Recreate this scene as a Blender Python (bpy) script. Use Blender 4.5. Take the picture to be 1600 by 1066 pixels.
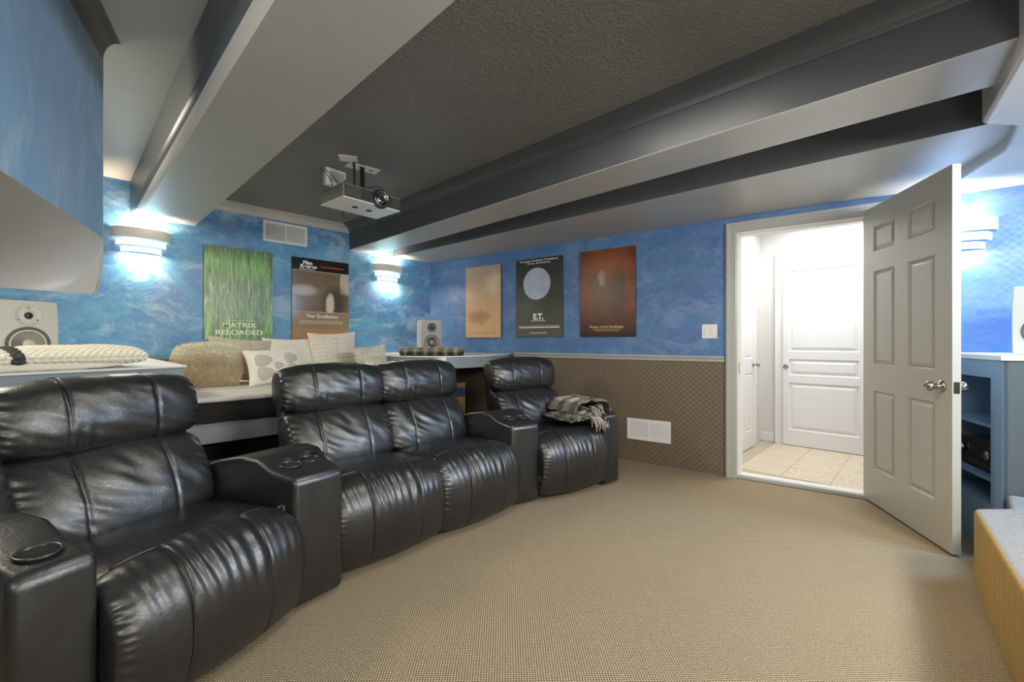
import bpy, math, random
from mathutils import Vector, Matrix, noise
from math import sin, cos, pi, radians as R, exp, sqrt, hypot
random.seed(7)
for _o in list(bpy.data.objects): bpy.data.objects.remove(_o)
S = bpy.context.scene
COL = S.collection

# ---------------------------------------------------------------- camera, world, lights, exposure
cam_d = bpy.data.cameras.new('camera'); cam = bpy.data.objects.new('camera', cam_d); COL.objects.link(cam)
cam.location = (0, 0, 1.13); cam.rotation_euler = (R(90), 0, R(-45.9))
cam_d.sensor_width = 36; cam_d.lens = 681/1600*36; cam_d.clip_start = .02; cam_d.clip_end = 60
S.camera = cam
S.view_settings.view_transform = 'Standard'; S.view_settings.look = 'None'
S.view_settings.gamma = 1; S.view_settings.use_curve_mapping = False
S.view_settings.exposure = 0.8
wd = bpy.data.worlds.new('world'); S.world = wd; wd.use_nodes = True
wd.node_tree.nodes['Background'].inputs[0].default_value = (.8, .85, 1, 1)
wd.node_tree.nodes['Background'].inputs[1].default_value = .3

def area(name, loc, target, sx, sy, power, col=(1, 1, 1), spread=180):
    l = bpy.data.lights.new(name, 'AREA'); l.shape = 'RECTANGLE'; l.size = sx; l.size_y = sy
    l.energy = power; l.color = col; l.spread = R(spread)
    o = bpy.data.objects.new(name, l); COL.objects.link(o); o.location = loc
    o.rotation_euler = (Vector(target)-Vector(loc)).to_track_quat('-Z', 'Y').to_euler()
    return o
# soft fills added to brighten the room, no such fixtures; hall lamp excepted
area('front_room_fill', (2.0, -1.3, 1.95), (1.5, 2.2, .5), 1.0, .5, 48, (1, .96, .88))  # added ambient fill from behind the camera
area('left_room_fill', (-1.1, -.5, 1.9), (1.6, 2.4, .5), .8, .6, 16, (1, .93, .8))  # added fill from camera left, no fixture there
area('rear_up_fill', (.3, -.8, .9), (1.5, 2.2, 2.4), .6, .6, 11, (1, .95, .86))  # added fill aimed up to lift beams and ceiling
area('left_bay_fill', (-.75, 3.5, 2.3), (1.0, 1.8, .5), .5, .4, 15, (1, .93, .74))  # added filler out of view, for sheen on the arm tops
area('down_fill', (1.5, 1.0, 2.38), (1.5, 1.0, 0), .7, .7, 10, (1, .96, .88))  # added overhead fill, not a ceiling fixture
area('cool_stage_fill', (3.35, -1.0, 2.0), (3.1, .0, .5), .6, .5, 30, (.42, .66, 1))  # added bluish fill for the stage corner
area('warm_stage_fill', (2.0, 1.1, 2.12), (2.5, -.2, .15), .15, .15, 1.0, (1, .72, .32), 60)  # added warm fill to gild the stage riser
area('hall_ceiling_lamp', (4.75, .6, 2.36), (4.75, .6, 0), .8, 1.0, 19, (1, .98, .95))

# ---------------------------------------------------------------- material helpers
def newmat(name):
    m = bpy.data.materials.new(name); m.use_nodes = True
    nt = m.node_tree; b = nt.nodes['Principled BSDF']
    return m, nt, b
def N(nt, t, **kw):
    n = nt.nodes.new(t)
    for k, v in kw.items():
        if k.startswith('i_'):
            key = k[2:]; key = int(key) if key.isdigit() else key
            n.inputs[key].default_value = v
        else: setattr(n, k, v)
    return n
def ramp(nt, src, stops, interp='LINEAR'):
    r = N(nt, 'ShaderNodeValToRGB'); cr = r.color_ramp; cr.interpolation = interp
    while len(cr.elements) < len(stops): cr.elements.new(.5)
    for e, (p, c) in zip(cr.elements, stops):
        e.position = p; e.color = (c[0], c[1], c[2], 1) if not isinstance(c, (int, float)) else (c, c, c, 1)
    nt.links.new(src, r.inputs[0]); return r.outputs[0]
def mix(nt, f, a, b, bt='MIX'):
    m = N(nt, 'ShaderNodeMix', data_type='RGBA', blend_type=bt)
    for i, v in ((0, f), (6, a), (7, b)):
        if isinstance(v, (int, float)): m.inputs[i].default_value = v
        elif isinstance(v, tuple): m.inputs[i].default_value = (v[0], v[1], v[2], 1)
        else: nt.links.new(v, m.inputs[i])
    return m.outputs[2]
def math_(nt, op, a, b=None, c=None):
    m = N(nt, 'ShaderNodeMath', operation=op)
    for i, v in enumerate((a, b, c)):
        if v is None: continue
        if isinstance(v, (int, float)): m.inputs[i].default_value = v
        else: nt.links.new(v, m.inputs[i])
    return m.outputs[0]
def coords(nt, scale=(1, 1, 1), rot=(0, 0, 0), kind='Object'):
    t = N(nt, 'ShaderNodeTexCoord'); m = N(nt, 'ShaderNodeMapping')
    m.inputs['Scale'].default_value = scale; m.inputs['Rotation'].default_value = rot
    nt.links.new(t.outputs[kind], m.inputs[0]); return m.outputs[0]
def nz(nt, vec, scale, detail=4, rough=.55, dist=0):
    n = N(nt, 'ShaderNodeTexNoise'); n.inputs['Scale'].default_value = scale
    n.inputs['Detail'].default_value = detail; n.inputs['Roughness'].default_value = rough
    n.inputs['Distortion'].default_value = dist
    if vec is not None: nt.links.new(vec, n.inputs['Vector'])
    return n.outputs[0]
def bump(nt, b, h, strength=.3, dist=.01):
    n = N(nt, 'ShaderNodeBump'); n.inputs['Strength'].default_value = strength; n.inputs['Distance'].default_value = dist
    nt.links.new(h, n.inputs['Height']); nt.links.new(n.outputs[0], b.inputs['Normal']); return n
def plain(name, col, rough=.5, metal=0, bs=0, bscale=60, bd=.002, var=0, spec=None, emit=0, emitcol=None, coat=0):
    m, nt, b = newmat(name)
    b.inputs['Base Color'].default_value = (*col, 1); b.inputs['Roughness'].default_value = rough
    b.inputs['Metallic'].default_value = metal
    if spec is not None: b.inputs['Specular IOR Level'].default_value = spec
    if coat: b.inputs['Coat Weight'].default_value = coat; b.inputs['Coat Roughness'].default_value = .12
    v = coords(nt)
    if var:
        n = nz(nt, v, 6, 5)
        nt.links.new(mix(nt, n, tuple(c*(1-var) for c in col), tuple(min(1, c*(1+var)) for c in col)), b.inputs['Base Color'])
    if bs: bump(nt, b, nz(nt, v, bscale, 4), bs, bd)
    if emit:
        b.inputs['Emission Color'].default_value = (*(emitcol or col), 1); b.inputs['Emission Strength'].default_value = emit
    return m

# ---- wall paint (mottled blue) above, quilted brown wallpaper below
def blue_nodes(nt, v, soft=0, right=0):
    n1 = nz(nt, v, 1.9, 9, .66, .9); n2 = nz(nt, v, 5.0, 9, .72, 1.6); n3 = nz(nt, v, 1.1, 5, .6, .5)
    n4 = nz(nt, v, 16, 6, .75, 1.0); n5 = nz(nt, v, 2.6, 8, .7, 1.2)
    c = ramp(nt, n1, [(.32, (.020, .105, .36)), (.45, (.040, .21, .47)), (.55, (.060, .32, .54)), (.66, (.14, .42, .58))])
    c2 = ramp(nt, n2, [(.3, (.045, .15, .42)), (.5, (.075, .26, .49)), (.68, (.17, .42, .58))])
    c = mix(nt, .5, c, c2)
    c = mix(nt, math_(nt, 'MULTIPLY', ramp(nt, n3, [(.50, 0), (.66, 1)]), .6), c, (.135, .20, .45))
    c = mix(nt, math_(nt, 'MULTIPLY', ramp(nt, n5, [(.50, 0), (.66, 1)]), .60), c, (.48, .62, .70))
    c = mix(nt, math_(nt, 'MULTIPLY', ramp(nt, n4, [(.48, 0), (.72, 1)]), .35), c, (.36, .50, .64))
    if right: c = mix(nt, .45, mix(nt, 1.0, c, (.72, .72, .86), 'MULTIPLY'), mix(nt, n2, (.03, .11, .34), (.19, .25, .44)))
    if soft: c = mix(nt, .5, c, (.26, .34, .42))
    return c, n2
def wall_mat(name, split, right=0):
    m, nt, b = newmat(name); b.inputs['Roughness'].default_value = .5; b.inputs['Specular IOR Level'].default_value = .7
    v = coords(nt, (1, 1, 1.5) if split else (1.6, 1.6, .6)); blue, n2 = blue_nodes(nt, v, not split, right)
    if split:
        t = N(nt, 'ShaderNodeTexCoord'); sp = N(nt, 'ShaderNodeSeparateXYZ'); nt.links.new(t.outputs['Object'], sp.inputs[0])
        x, z = sp.outputs[0], sp.outputs[2]
        pr = .052
        a = math_(nt, 'PINGPONG', math_(nt, 'ADD', x, math_(nt, 'MULTIPLY', z, 1.1)), pr/2)
        c = math_(nt, 'PINGPONG', math_(nt, 'SUBTRACT', x, math_(nt, 'MULTIPLY', z, 1.1)), pr/2)
        mn = math_(nt, 'MINIMUM', a, c)
        line = ramp(nt, math_(nt, 'MULTIPLY', mn, 1/(pr/2)), [(.0, 1), (.10, .8), (.22, 0)])
        n = nz(nt, coords(nt), 14, 5)
        base = mix(nt, n, (.10, .072, .050), (.165, .125, .086))
        paper = mix(nt, math_(nt, 'MULTIPLY', line, .5), base, (.30, .25, .17))
        f = math_(nt, 'GREATER_THAN', z, .975)
        nt.links.new(mix(nt, f, paper, blue), b.inputs['Base Color'])
        rr = math_(nt, 'MULTIPLY_ADD', line, -.15, .5); nt.links.new(rr, b.inputs['Roughness'])
        h = math_(nt, 'ADD', math_(nt, 'MULTIPLY', math_(nt, 'SUBTRACT', 1, f), line), math_(nt, 'MULTIPLY', n2, .6))
        bump(nt, b, h, .25, .003)
    else:
        nt.links.new(blue, b.inputs['Base Color']); bump(nt, b, n2, .25, .003)
    return m
M = {}
M['blue'] = wall_mat('mottled_blue_plaster', True)
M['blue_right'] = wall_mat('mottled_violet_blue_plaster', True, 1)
M['blue_only'] = wall_mat('mottled_blue_panel', False)

def ceil_mat(name, c1, c2, bs, bscale, rough=.6):
    m, nt, b = newmat(name); b.inputs['Roughness'].default_value = rough
    v = coords(nt); n = nz(nt, v, 2.2, 6, .6)
    nt.links.new(mix(nt, n, c1, c2), b.inputs['Base Color'])
    bump(nt, b, nz(nt, v, bscale, 3, .6), bs, .012 if bs > .5 else .004); return m
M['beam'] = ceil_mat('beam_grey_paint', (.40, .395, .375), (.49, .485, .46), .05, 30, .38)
M['beam_shade'] = ceil_mat('beam_side_painted_shade', (.075, .082, .090), (.098, .104, .112), .05, 30, .4)  # shade of the unlit sides put into the colour
M['ceil'] = ceil_mat('stipple_ceiling', (.155, .150, .138), (.215, .208, .192), 1.0, 60, .45)
M['ceil_light'] = ceil_mat('pale_grey_ceiling', (.36, .36, .33), (.46, .455, .42), .12, 25, .45)
M['grey'] = plain('satin_grey_trim', (.42, .42, .40), .35, bs=.04, var=.06)
M['counter'] = plain('satin_grey_counter', (.30, .33, .35), .2, bs=.03, var=.05, coat=.3)
M['counter_blue'] = plain('blue_grey_cabinet_paint', (.22, .35, .50), .3, bs=.03, var=.05)
M['counter_dark'] = plain('slate_cabinet_paint', (.10, .125, .135), .35, bs=.03, var=.05)
M['white'] = plain('white_paint', (.80, .80, .79), .35, bs=.03)
M['wallwhite'] = plain('hall_wall_paint', (.72, .71, .68), .5, bs=.05)
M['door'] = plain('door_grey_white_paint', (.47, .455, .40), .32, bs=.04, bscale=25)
M['nickel'] = plain('brushed_nickel', (.45, .42, .37), .22, 1)
M['brass'] = plain('brass', (.7, .5, .2), .3, 1)
M['black'] = plain('black_plastic', (.015, .015, .016), .35)
M['dark'] = plain('dark_void', (.006, .006, .006), .9)
M['hallfloor'] = plain('grout', (.50, .44, .34), .8)

def carpet_mat(name, c_lo, c_mid, c_hi, p=.0105):
    m, nt, b = newmat(name); b.inputs['Roughness'].default_value = .95; b.inputs['Specular IOR Level'].default_value = .1
    v = coords(nt); w = nz(nt, v, 22, 3)
    sp = N(nt, 'ShaderNodeSeparateXYZ'); nt.links.new(v, sp.inputs[0])
    x = math_(nt, 'MULTIPLY_ADD', w, .006, sp.outputs[0]); y = math_(nt, 'MULTIPLY_ADD', w, .006, sp.outputs[1])
    a = math_(nt, 'PINGPONG', math_(nt, 'ADD', x, y), p/2); c = math_(nt, 'PINGPONG', math_(nt, 'SUBTRACT', x, y), p/2)
    g = math_(nt, 'MULTIPLY', math_(nt, 'ADD', a, c), 1/p)
    fine = nz(nt, v, 240, 2, .7)
    h = math_(nt, 'MULTIPLY_ADD', g, .55, math_(nt, 'MULTIPLY', fine, .62))
    col = ramp(nt, h, [(.34, c_lo), (.52, c_mid), (.70, c_hi)])
    big = nz(nt, v, 1.3, 3)
    col = mix(nt, math_(nt, 'MULTIPLY', big, .25), col, c_mid)
    nt.links.new(col, b.inputs['Base Color']); bump(nt, b, h, .8, .006); return m
M['carpet'] = carpet_mat('woven_tan_carpet', (.055, .038, .022), (.20, .152, .094), (.54, .445, .30), .013)
M['carpet_stage'] = carpet_mat('cool_lit_stage_carpet', (.09, .088, .085), (.21, .21, .205), (.36, .355, .34), .012)  # stage top: cool light put into the carpet colour
M['carpet_riser'] = carpet_mat('warm_lit_riser_carpet', (.16, .095, .03), (.37, .245, .095), (.56, .40, .17), .012)  # same stage carpet, warm light on its front put into the colour

def leather_mat():
    m, nt, b = newmat('black_leather')
    v = coords(nt); n = nz(nt, v, 5, 5)
    nt.links.new(mix(nt, n, (.007, .008, .010), (.016, .017, .018)), b.inputs['Base Color'])
    nt.links.new(ramp(nt, nz(nt, v, 9, 4), [(.3, .29), (.7, .40)]), b.inputs['Roughness'])
    b.inputs['Specular IOR Level'].default_value = .95
    vo = N(nt, 'ShaderNodeTexVoronoi'); vo.inputs['Scale'].default_value = 420; nt.links.new(v, vo.inputs['Vector'])
    cr = nz(nt, v, 38, 6, .65, 1.5)
    h = math_(nt, 'MULTIPLY_ADD', cr, 1.2, math_(nt, 'MULTIPLY', vo.outputs[0], .05))
    bump(nt, b, h, .20, .005); return m
M['leather'] = leather_mat()
M['leather_pipe'] = plain('leather_piping', (.022, .022, .023), .3, spec=.9)
M['knit'] = plain('cream_wool', (.82, .77, .63), .95, bs=.5, bscale=140, bd=.003, var=.1)
M['knit_dark'] = plain('charcoal_wool', (.06, .06, .06), .95, bs=.5, bscale=140)
M['beige'] = plain('beige_plush', (.56, .52, .40), .9, bs=.4, bscale=160, var=.15)
M['pale'] = plain('pale_grey_plush', (.72, .68, .60), .9, bs=.4, bscale=160, var=.1)
M['cream'] = plain('cream_linen', (.80, .76, .67), .9, bs=.3, bscale=260, bd=.001, var=.06)
M['applique'] = plain('rosy_beige_felt', (.56, .49, .42), .95, bs=.3, bscale=200)
M['seatcover'] = plain('off_white_cotton', (.66, .65, .61), .9, bs=.2, bscale=40, var=.06)
M['blackcloth'] = plain('black_cotton', (.011, .0105, .0105), .85, bs=.4, bscale=14, bd=.02)
M['speaker'] = plain('pale_silver_lacquer', (.56, .55, .50), .35, var=.03)
M['speaker_grey'] = plain('grey_speaker_lacquer', (.26, .25, .23), .35)
M['cone'] = plain('silver_cone', (.42, .42, .39), .3, .6)
M['ring'] = plain('dark_rubber_ring', (.10, .10, .095), .5)
M['card'] = plain('cardboard', (.42, .25, .10), .8, bs=.1, var=.08)
M['bluetape'] = plain('blue_print', (.05, .07, .16), .5)
M['proj'] = plain('projector_grey_plastic', (.20, .205, .17), .4, var=.05)
M['proj_fin'] = plain('projector_fin_plastic', (.10, .095, .075), .35)
M['proj_face'] = plain('projector_dark_front', (.03, .028, .022), .35)
M['glass'] = plain('lens_glass', (.02, .015, .012), .04, spec=1, coat=1)
M['plaster'] = plain('sconce_plaster', (.60, .59, .56), .6, bs=.05)
M['platewhite'] = plain('ivory_plastic', (.78, .76, .68), .4)
M['glow'] = plain('sconce_glowing_tier', (.9, .88, .8), .6, emit=.35, emitcol=(1, .96, .86))

# ---------------------------------------------------------------- geometry helpers
def tag(o, label=None, cat=None, group=None, kind=None):
    for k, v in (('label', label), ('category', cat), ('group', group), ('kind', kind)):
        if v: o[k] = v
    return o
def empty(name, loc=(0, 0, 0), rz=0, label=None, cat=None, group=None):
    o = bpy.data.objects.new(name, None); COL.objects.link(o); o.location = loc; o.rotation_euler = (0, 0, rz)
    o.empty_display_size = .05
    return tag(o, label, cat, group)
class MB:
    def __init__(s): s.v = []; s.f = []; s.mi = []; s.cur = 0; s.T = Matrix()
    def add(s, vs, fs):
        n = len(s.v); s.v += [tuple(s.T @ Vector(p)) for p in vs]
        s.f += [tuple(i+n for i in f) for f in fs]; s.mi += [s.cur]*len(fs); return s
    def box(s, x0, x1, y0, y1, z0, z1):
        return s.add([(x0, y0, z0), (x1, y0, z0), (x1, y1, z0), (x0, y1, z0), (x0, y0, z1), (x1, y0, z1), (x1, y1, z1), (x0, y1, z1)],
                     [(3, 2, 1, 0), (4, 5, 6, 7), (0, 1, 5, 4), (1, 2, 6, 5), (2, 3, 7, 6), (3, 0, 4, 7)])
    def prism(s, poly, z0, z1):
        n = len(poly); a = sum(poly[i][0]*poly[(i+1) % n][1]-poly[(i+1) % n][0]*poly[i][1] for i in range(n))
        if a < 0: poly = poly[::-1]
        return s.add([(x, y, z0) for x, y in poly]+[(x, y, z1) for x, y in poly],
                     [tuple(range(n-1, -1, -1)), tuple(range(n, 2*n))]+[(i, (i+1) % n, (i+1) % n+n, i+n) for i in range(n)])
    def prismx(s, prof, x0, x1):            # profile in (y,z), extruded along x
        n = len(prof); a = sum(prof[i][0]*prof[(i+1) % n][1]-prof[(i+1) % n][0]*prof[i][1] for i in range(n))
        if a < 0: prof = prof[::-1]
        return s.add([(x0, y, z) for y, z in prof]+[(x1, y, z) for y, z in prof],
                     [tuple(range(n-1, -1, -1)), tuple(range(n, 2*n))]+[(i, (i+1) % n, (i+1) % n+n, i+n) for i in range(n)])
    def tube(s, pts, r, k=8, cap=True):
        pts = [Vector(p) for p in pts]; rings = []; up = None
        for i, p in enumerate(pts):
            d = (pts[min(i+1, len(pts)-1)]-pts[max(i-1, 0)]).normalized()
            if up is None: up = d.orthogonal().normalized()
            up = (up-d*up.dot(d)).normalized(); sd = d.cross(up); rr = r[i] if isinstance(r, (list, tuple)) else r
            rings.append([p+(up*cos(2*pi*j/k)+sd*sin(2*pi*j/k))*rr for j in range(k)])
        vs = [q for rg in rings for q in rg]
        fs = [(i*k+j, i*k+(j+1) % k, (i+1)*k+(j+1) % k, (i+1)*k+j) for i in range(len(pts)-1) for j in range(k)]
        if cap: fs += [tuple(range(k-1, -1, -1)), tuple(range((len(pts)-1)*k, len(pts)*k))]
        return s.add(vs, fs)
    def lathe(s, prof, k=28, axis='z'):      # prof: (r, h)
        vs = []
        for r, h in prof:
            for j in range(k):
                a = 2*pi*j/k
                vs.append((r*cos(a), r*sin(a), h) if axis == 'z' else (r*cos(a), -h, r*sin(a)))   # 'y': h towards -y
        n = len(prof)
        fs = [(i*k+j, i*k+(j+1) % k, (i+1)*k+(j+1) % k, (i+1)*k+j) for i in range(n-1) for j in range(k)]
        if prof[0][0] > 1e-6: fs.append(tuple(range(k-1, -1, -1)))
        if prof[-1][0] > 1e-6: fs.append(tuple(range((n-1)*k, n*k)))
        return s.add(vs, fs)
    def build(s, name, mat, parent=None, smooth=False, bevel=0, seg=2, loc=None, rz=None):
        me = bpy.data.meshes.new(name); me.from_pydata(s.v, [], s.f)
        for m in (mat if isinstance(mat, (list, tuple)) else [mat]): me.materials.append(M[m] if isinstance(m, str) else m)
        for p, i in zip(me.polygons, s.mi): p.material_index = i; p.use_smooth = smooth
        me.validate(); me.update()
        o = bpy.data.objects.new(name, me); COL.objects.link(o)
        if parent: o.parent = parent
        if loc: o.location = loc
        if rz is not None: o.rotation_euler = (0, 0, rz)
        if bevel:
            b = o.modifiers.new('b', 'BEVEL'); b.width = bevel; b.segments = seg; b.limit_method = 'ANGLE'; b.angle_limit = R(35)
            for p in me.polygons: p.use_smooth = True
            try:
                me.shade_smooth()
            except Exception: pass
            b.harden_normals = True
        return o
def struct(o): o['kind'] = 'structure'; return o
def bake(o):                                 # apply modifiers without operators
    dg = bpy.context.evaluated_depsgraph_get(); dg.update()
    me = bpy.data.meshes.new_from_object(o.evaluated_get(dg)); o.modifiers.clear(); o.data = me; return o
def dup(root, loc, rz, **kw):
    r = root.copy(); COL.objects.link(r); r.location = loc; r.rotation_euler = (0, 0, rz); tag(r, **kw)
    for ch in list(root.children):
        c = ch.copy(); COL.objects.link(c); c.parent = r
        for g in ch.children:
            d = g.copy(); COL.objects.link(d); d.parent = c
    return r
def catmull(P, n, closed=True):
    m = len(P); out = []
    for i in range(m if closed else m-1):
        p = [Vector(P[(i+k-1) % m] if closed else P[min(max(i+k-1, 0), m-1)]) for k in range(4)]
        for j in range(12):
            t = j/12
            out.append(.5*((2*p[1])+(p[2]-p[0])*t+(2*p[0]-5*p[1]+4*p[2]-p[3])*t*t+(3*p[1]-p[0]-3*p[2]+p[3])*t**3))
    if not closed: out.append(Vector(P[-1]))
    pts = out+([out[0]] if closed else []); L = [0]
    for a, b in zip(pts, pts[1:]): L.append(L[-1]+(b-a).length)
    res = []; k = 0
    for i in range(n):
        d = L[-1]*i/(n if closed else n-1)
        while k < len(L)-2 and L[k+1] < d: k += 1
        t = (d-L[k])/max(L[k+1]-L[k], 1e-9); res.append(pts[k].lerp(pts[k+1], t))
    return res
def ns(x, y, z=0): return noise.noise(Vector((x, y, z)))
def smooth(a, b, x):
    t = max(0, min(1, (x-a)/(b-a))); return t*t*(3-2*t)
# a stuffed pad: closed (y,z) profile swept along x with rounded ends
def pad(name, prof, w, mat, parent, nu=64, nsn=110, r=.05, p=4.5, crown=.01, disp=None, pipes=(), pipe_r=.0026, closed_caps=True):
    P = catmull(prof, nsn); n = len(P)
    ar = sum(P[i].x*P[(i+1) % n].y-P[(i+1) % n].x*P[i].y for i in range(n))
    if ar < 0: P = P[::-1]
    NR = []
    for i in range(n):
        d = (P[(i+1) % n]-P[i-1]).normalized(); NR.append(Vector((d.y, -d.x)))
    cen = sum(P, Vector((0, 0)))/n
    def pt(u, i):
        k = max(0, 1-abs(u)**p)**(1/p)
        q = P[i]; nn = NR[i]; x = u*w/2
        lim = (q-cen).length*.85
        off = -min(r, lim)*(1-k)+crown*(1-u*u)
        if disp: off += disp(x, u, i/n, q.x, q.y)
        return (x, q.x+nn.x*off, q.y+nn.y*off)
    us = [sin(pi/2*(2*j/nu-1))*.35+(2*j/nu-1)*.65 for j in range(nu+1)]
    vs = [pt(u, i) for u in us for i in range(n)]
    fs = [(j*n+i, (j+1)*n+i, (j+1)*n+(i+1) % n, j*n+(i+1) % n) for j in range(nu) for i in range(n)]
    vs += [(-w/2-.004, cen.x, cen.y), (w/2+.004, cen.x, cen.y)]; a = len(vs)-2
    fs += [(a, i, (i+1) % n) for i in range(n)]+[(a+1, nu*n+(i+1) % n, nu*n+i) for i in range(n)]
    mb = MB(); mb.add(vs, [f[::-1] for f in fs]); o = mb.build(name, mat, parent, smooth=True)
    bmfix(o)
    if pipes:
        t = MB()
        for (u, i0, i1) in pipes:
            t.tube([pt(u, int(i) % n) for i in range(int(i0*n), int(i1*n)+1, 2)], pipe_r, 6)
        t.build('piping', 'leather_pipe', o, smooth=True)
    return o
import bmesh
def bmfix(o):
    bm = bmesh.new(); bm.from_mesh(o.data); bmesh.ops.recalc_face_normals(bm, faces=bm.faces); bm.to_mesh(o.data); bm.free()
def text(body, size, x, z, mat, parent, name='lettering', y=-.0, bold=0, align='CENTER', wide=1):
    c = bpy.data.curves.new(name, 'FONT'); c.body = body; c.size = size; c.align_x = align; c.extrude = .0004; c.offset = bold
    t = bpy.data.objects.new('t', c); COL.objects.link(t)
    dg = bpy.context.evaluated_depsgraph_get(); dg.update()
    me = bpy.data.meshes.new_from_object(t.evaluated_get(dg)); bpy.data.objects.remove(t)
    me.materials.clear(); me.materials.append(M[mat]); me.name = name
    o = bpy.data.objects.new(name, me); COL.objects.link(o); o.parent = parent
    o.location = (x, y, z); o.rotation_euler = (R(90), 0, 0); o.scale = (wide, 1, 1); return o

# ---------------------------------------------------------------- ROOM SHELL
# wall A (back): plane y = 4.718.   wall B (right): from corner CB along DB.
YA = 4.718; CB = Vector((3.341, 4.718)); AB = math.atan2(-.9891, .1474); DB = Vector((cos(AB), sin(AB))); NB = Vector((-DB.y, DB.x))
def wb(s, n=0, z=0): p = CB+DB*s+NB*n; return (p.x, p.y, z)
struct(MB().box(-1.62, 3.45, 0, .12, 0, 2.5).build('wall_back', 'blue', loc=(0, YA, 0)))
S1, S2, DH = 3.582, 4.455, 2.03
w = MB(); w.box(-.1, S1, 0, .12, 0, 2.5); w.box(S2, 7.2, 0, .12, 0, 2.5); w.box(S1, S2, 0, .12, DH, 2.5)
struct(w.build('wall_right', 'blue_right', loc=wb(0), rz=AB))
struct(MB().box(-.12, 0, -2.1, 4.75, 0, 2.5).build('wall_left', 'blue', loc=(-1.5, 0, 0)))
struct(MB().box(-1.6, 4.6, -.12, 0, 0, 2.5).build('wall_front', 'blue', loc=(0, -2.1, 0)))
fl = MB(); fl.prism([(-1.6, -2.2), (4.45, -2.2), (3.36, 4.8), (-1.6, 4.8)], -.1, 0)
struct(fl.build('floor', 'carpet'))
struct(MB().box(-1.6, 4.6, -2.2, 4.8, 2.434, 2.55).build('ceiling', 'ceil_light'))
struct(MB().box(.80, 2.26, -.4, 4.72, 2.405, 2.44).build('trim_1', 'ceil'))         # dark stippled centre bay
# beams: grey underside, sides darker with their shade put into the colour
def beam(name, x0, x1, rl=0):
    b = MB(); zt = 2.43; zb = 2.152
    if rl:
        prof = [(x0, zt)]+[(x0+rl-rl*cos(a), zb+rl-rl*sin(a)) for a in [k*pi/16 for k in range(9)]]+[(x1, zb), (x1, zt)]
    else: prof = [(x0, zt), (x0, zb+.004), (x0+.004, zb), (x1-.004, zb), (x1, zb+.004), (x1, zt)]
    n = len(prof); y0, y1 = -.45, YA
    vs = [(x, y0, z) for x, z in prof]+[(x, y1, z) for x, z in prof]; b.v = vs
    for i in range(n-1):
        b.f.append((i, i+1, i+1+n, i+n)); dz = abs(prof[i+1][1]-prof[i][1]); dx = abs(prof[i+1][0]-prof[i][0])
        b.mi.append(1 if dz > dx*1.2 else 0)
    b.f.append(tuple(range(n))); b.mi.append(1)
    o = b.build(name, ['beam', 'beam_shade'], smooth=bool(rl)); bmfix(o)
    if rl:
        for p in o.data.polygons:
            if p.area > .3: p.use_smooth = False
    return struct(o)
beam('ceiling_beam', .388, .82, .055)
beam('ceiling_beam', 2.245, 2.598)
# cove mouldings in the centre bay, side runs in the painted shade
def cove(name, ax, pts_top, mat):
    pass
cv = [(0, 2.336), (.006, 2.336), (.010, 2.350)]+[(.124-.114*cos(a), 2.352+.046*sin(a)) for a in [k*pi/14 for k in range(1, 8)]]+[(.124, 2.41), (0, 2.41)]
m1 = MB()
def cove_run(mb, fn0, fn1):
    n = len(cv); mb.add([fn0(d, z) for d, z in cv]+[fn1(d, z) for d, z in cv], [tuple(range(n-1, -1, -1)), tuple(range(n, 2*n))]+[(i, (i+1) % n, (i+1) % n+n, i+n) for i in range(n)])
cove_run(m1, lambda d, z: (2.245-d, -.4, z), lambda d, z: (2.245-d, YA-d, z))
o = m1.build('cove_moulding', 'beam_shade'); bmfix(o); struct(o)
m1 = MB(); cove_run(m1, lambda d, z: (.82+d, YA-d, z), lambda d, z: (2.245-d, YA-d, z))
o = m1.build('cove_moulding', 'beam'); bmfix(o); struct(o)
m1 = MB(); cove_run(m1, lambda d, z: (.82+d, -.4, z), lambda d, z: (.82+d, YA-d, z))
o = m1.build('cove_moulding', 'beam_shade'); bmfix(o); struct(o)
# right soffit, upright faces in the painted shade
sf = MB(); poly = [(2.791, 4.73), (3.021, -.153), (3.05, -.9), (4.35, -1.4), (3.37, 4.73)]
sf.prism(poly, 2.148, 2.44)
o = sf.build('soffit', ['beam', 'beam_shade'])
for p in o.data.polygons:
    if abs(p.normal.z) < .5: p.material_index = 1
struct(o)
# curved drop over the stage, and the stage below it
drop = [(-1.55, -.43), (2.25, -.205), (2.84, -.15), (2.97, -.262), (3.19, -.262), (3.33, -.25), (3.67, -.12), (4.09, .04), (4.42, -2.15), (-1.55, -2.15)]
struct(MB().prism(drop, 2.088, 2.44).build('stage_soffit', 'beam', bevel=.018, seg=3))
stage = [(-1.55, -.43), (2.063, -.196), (2.93, -.129), (3.05, -.25), (3.31, -.26), (3.36, -.5), (4.3, -.6), (4.42, -2.15), (-1.55, -2.15)]
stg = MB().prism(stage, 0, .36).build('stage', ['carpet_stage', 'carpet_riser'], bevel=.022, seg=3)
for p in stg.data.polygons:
    if abs(p.normal.z) < .5 and p.center.x < 3.0: p.material_index = 1  # front faces take the warm-lit colour
struct(stg)

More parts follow.
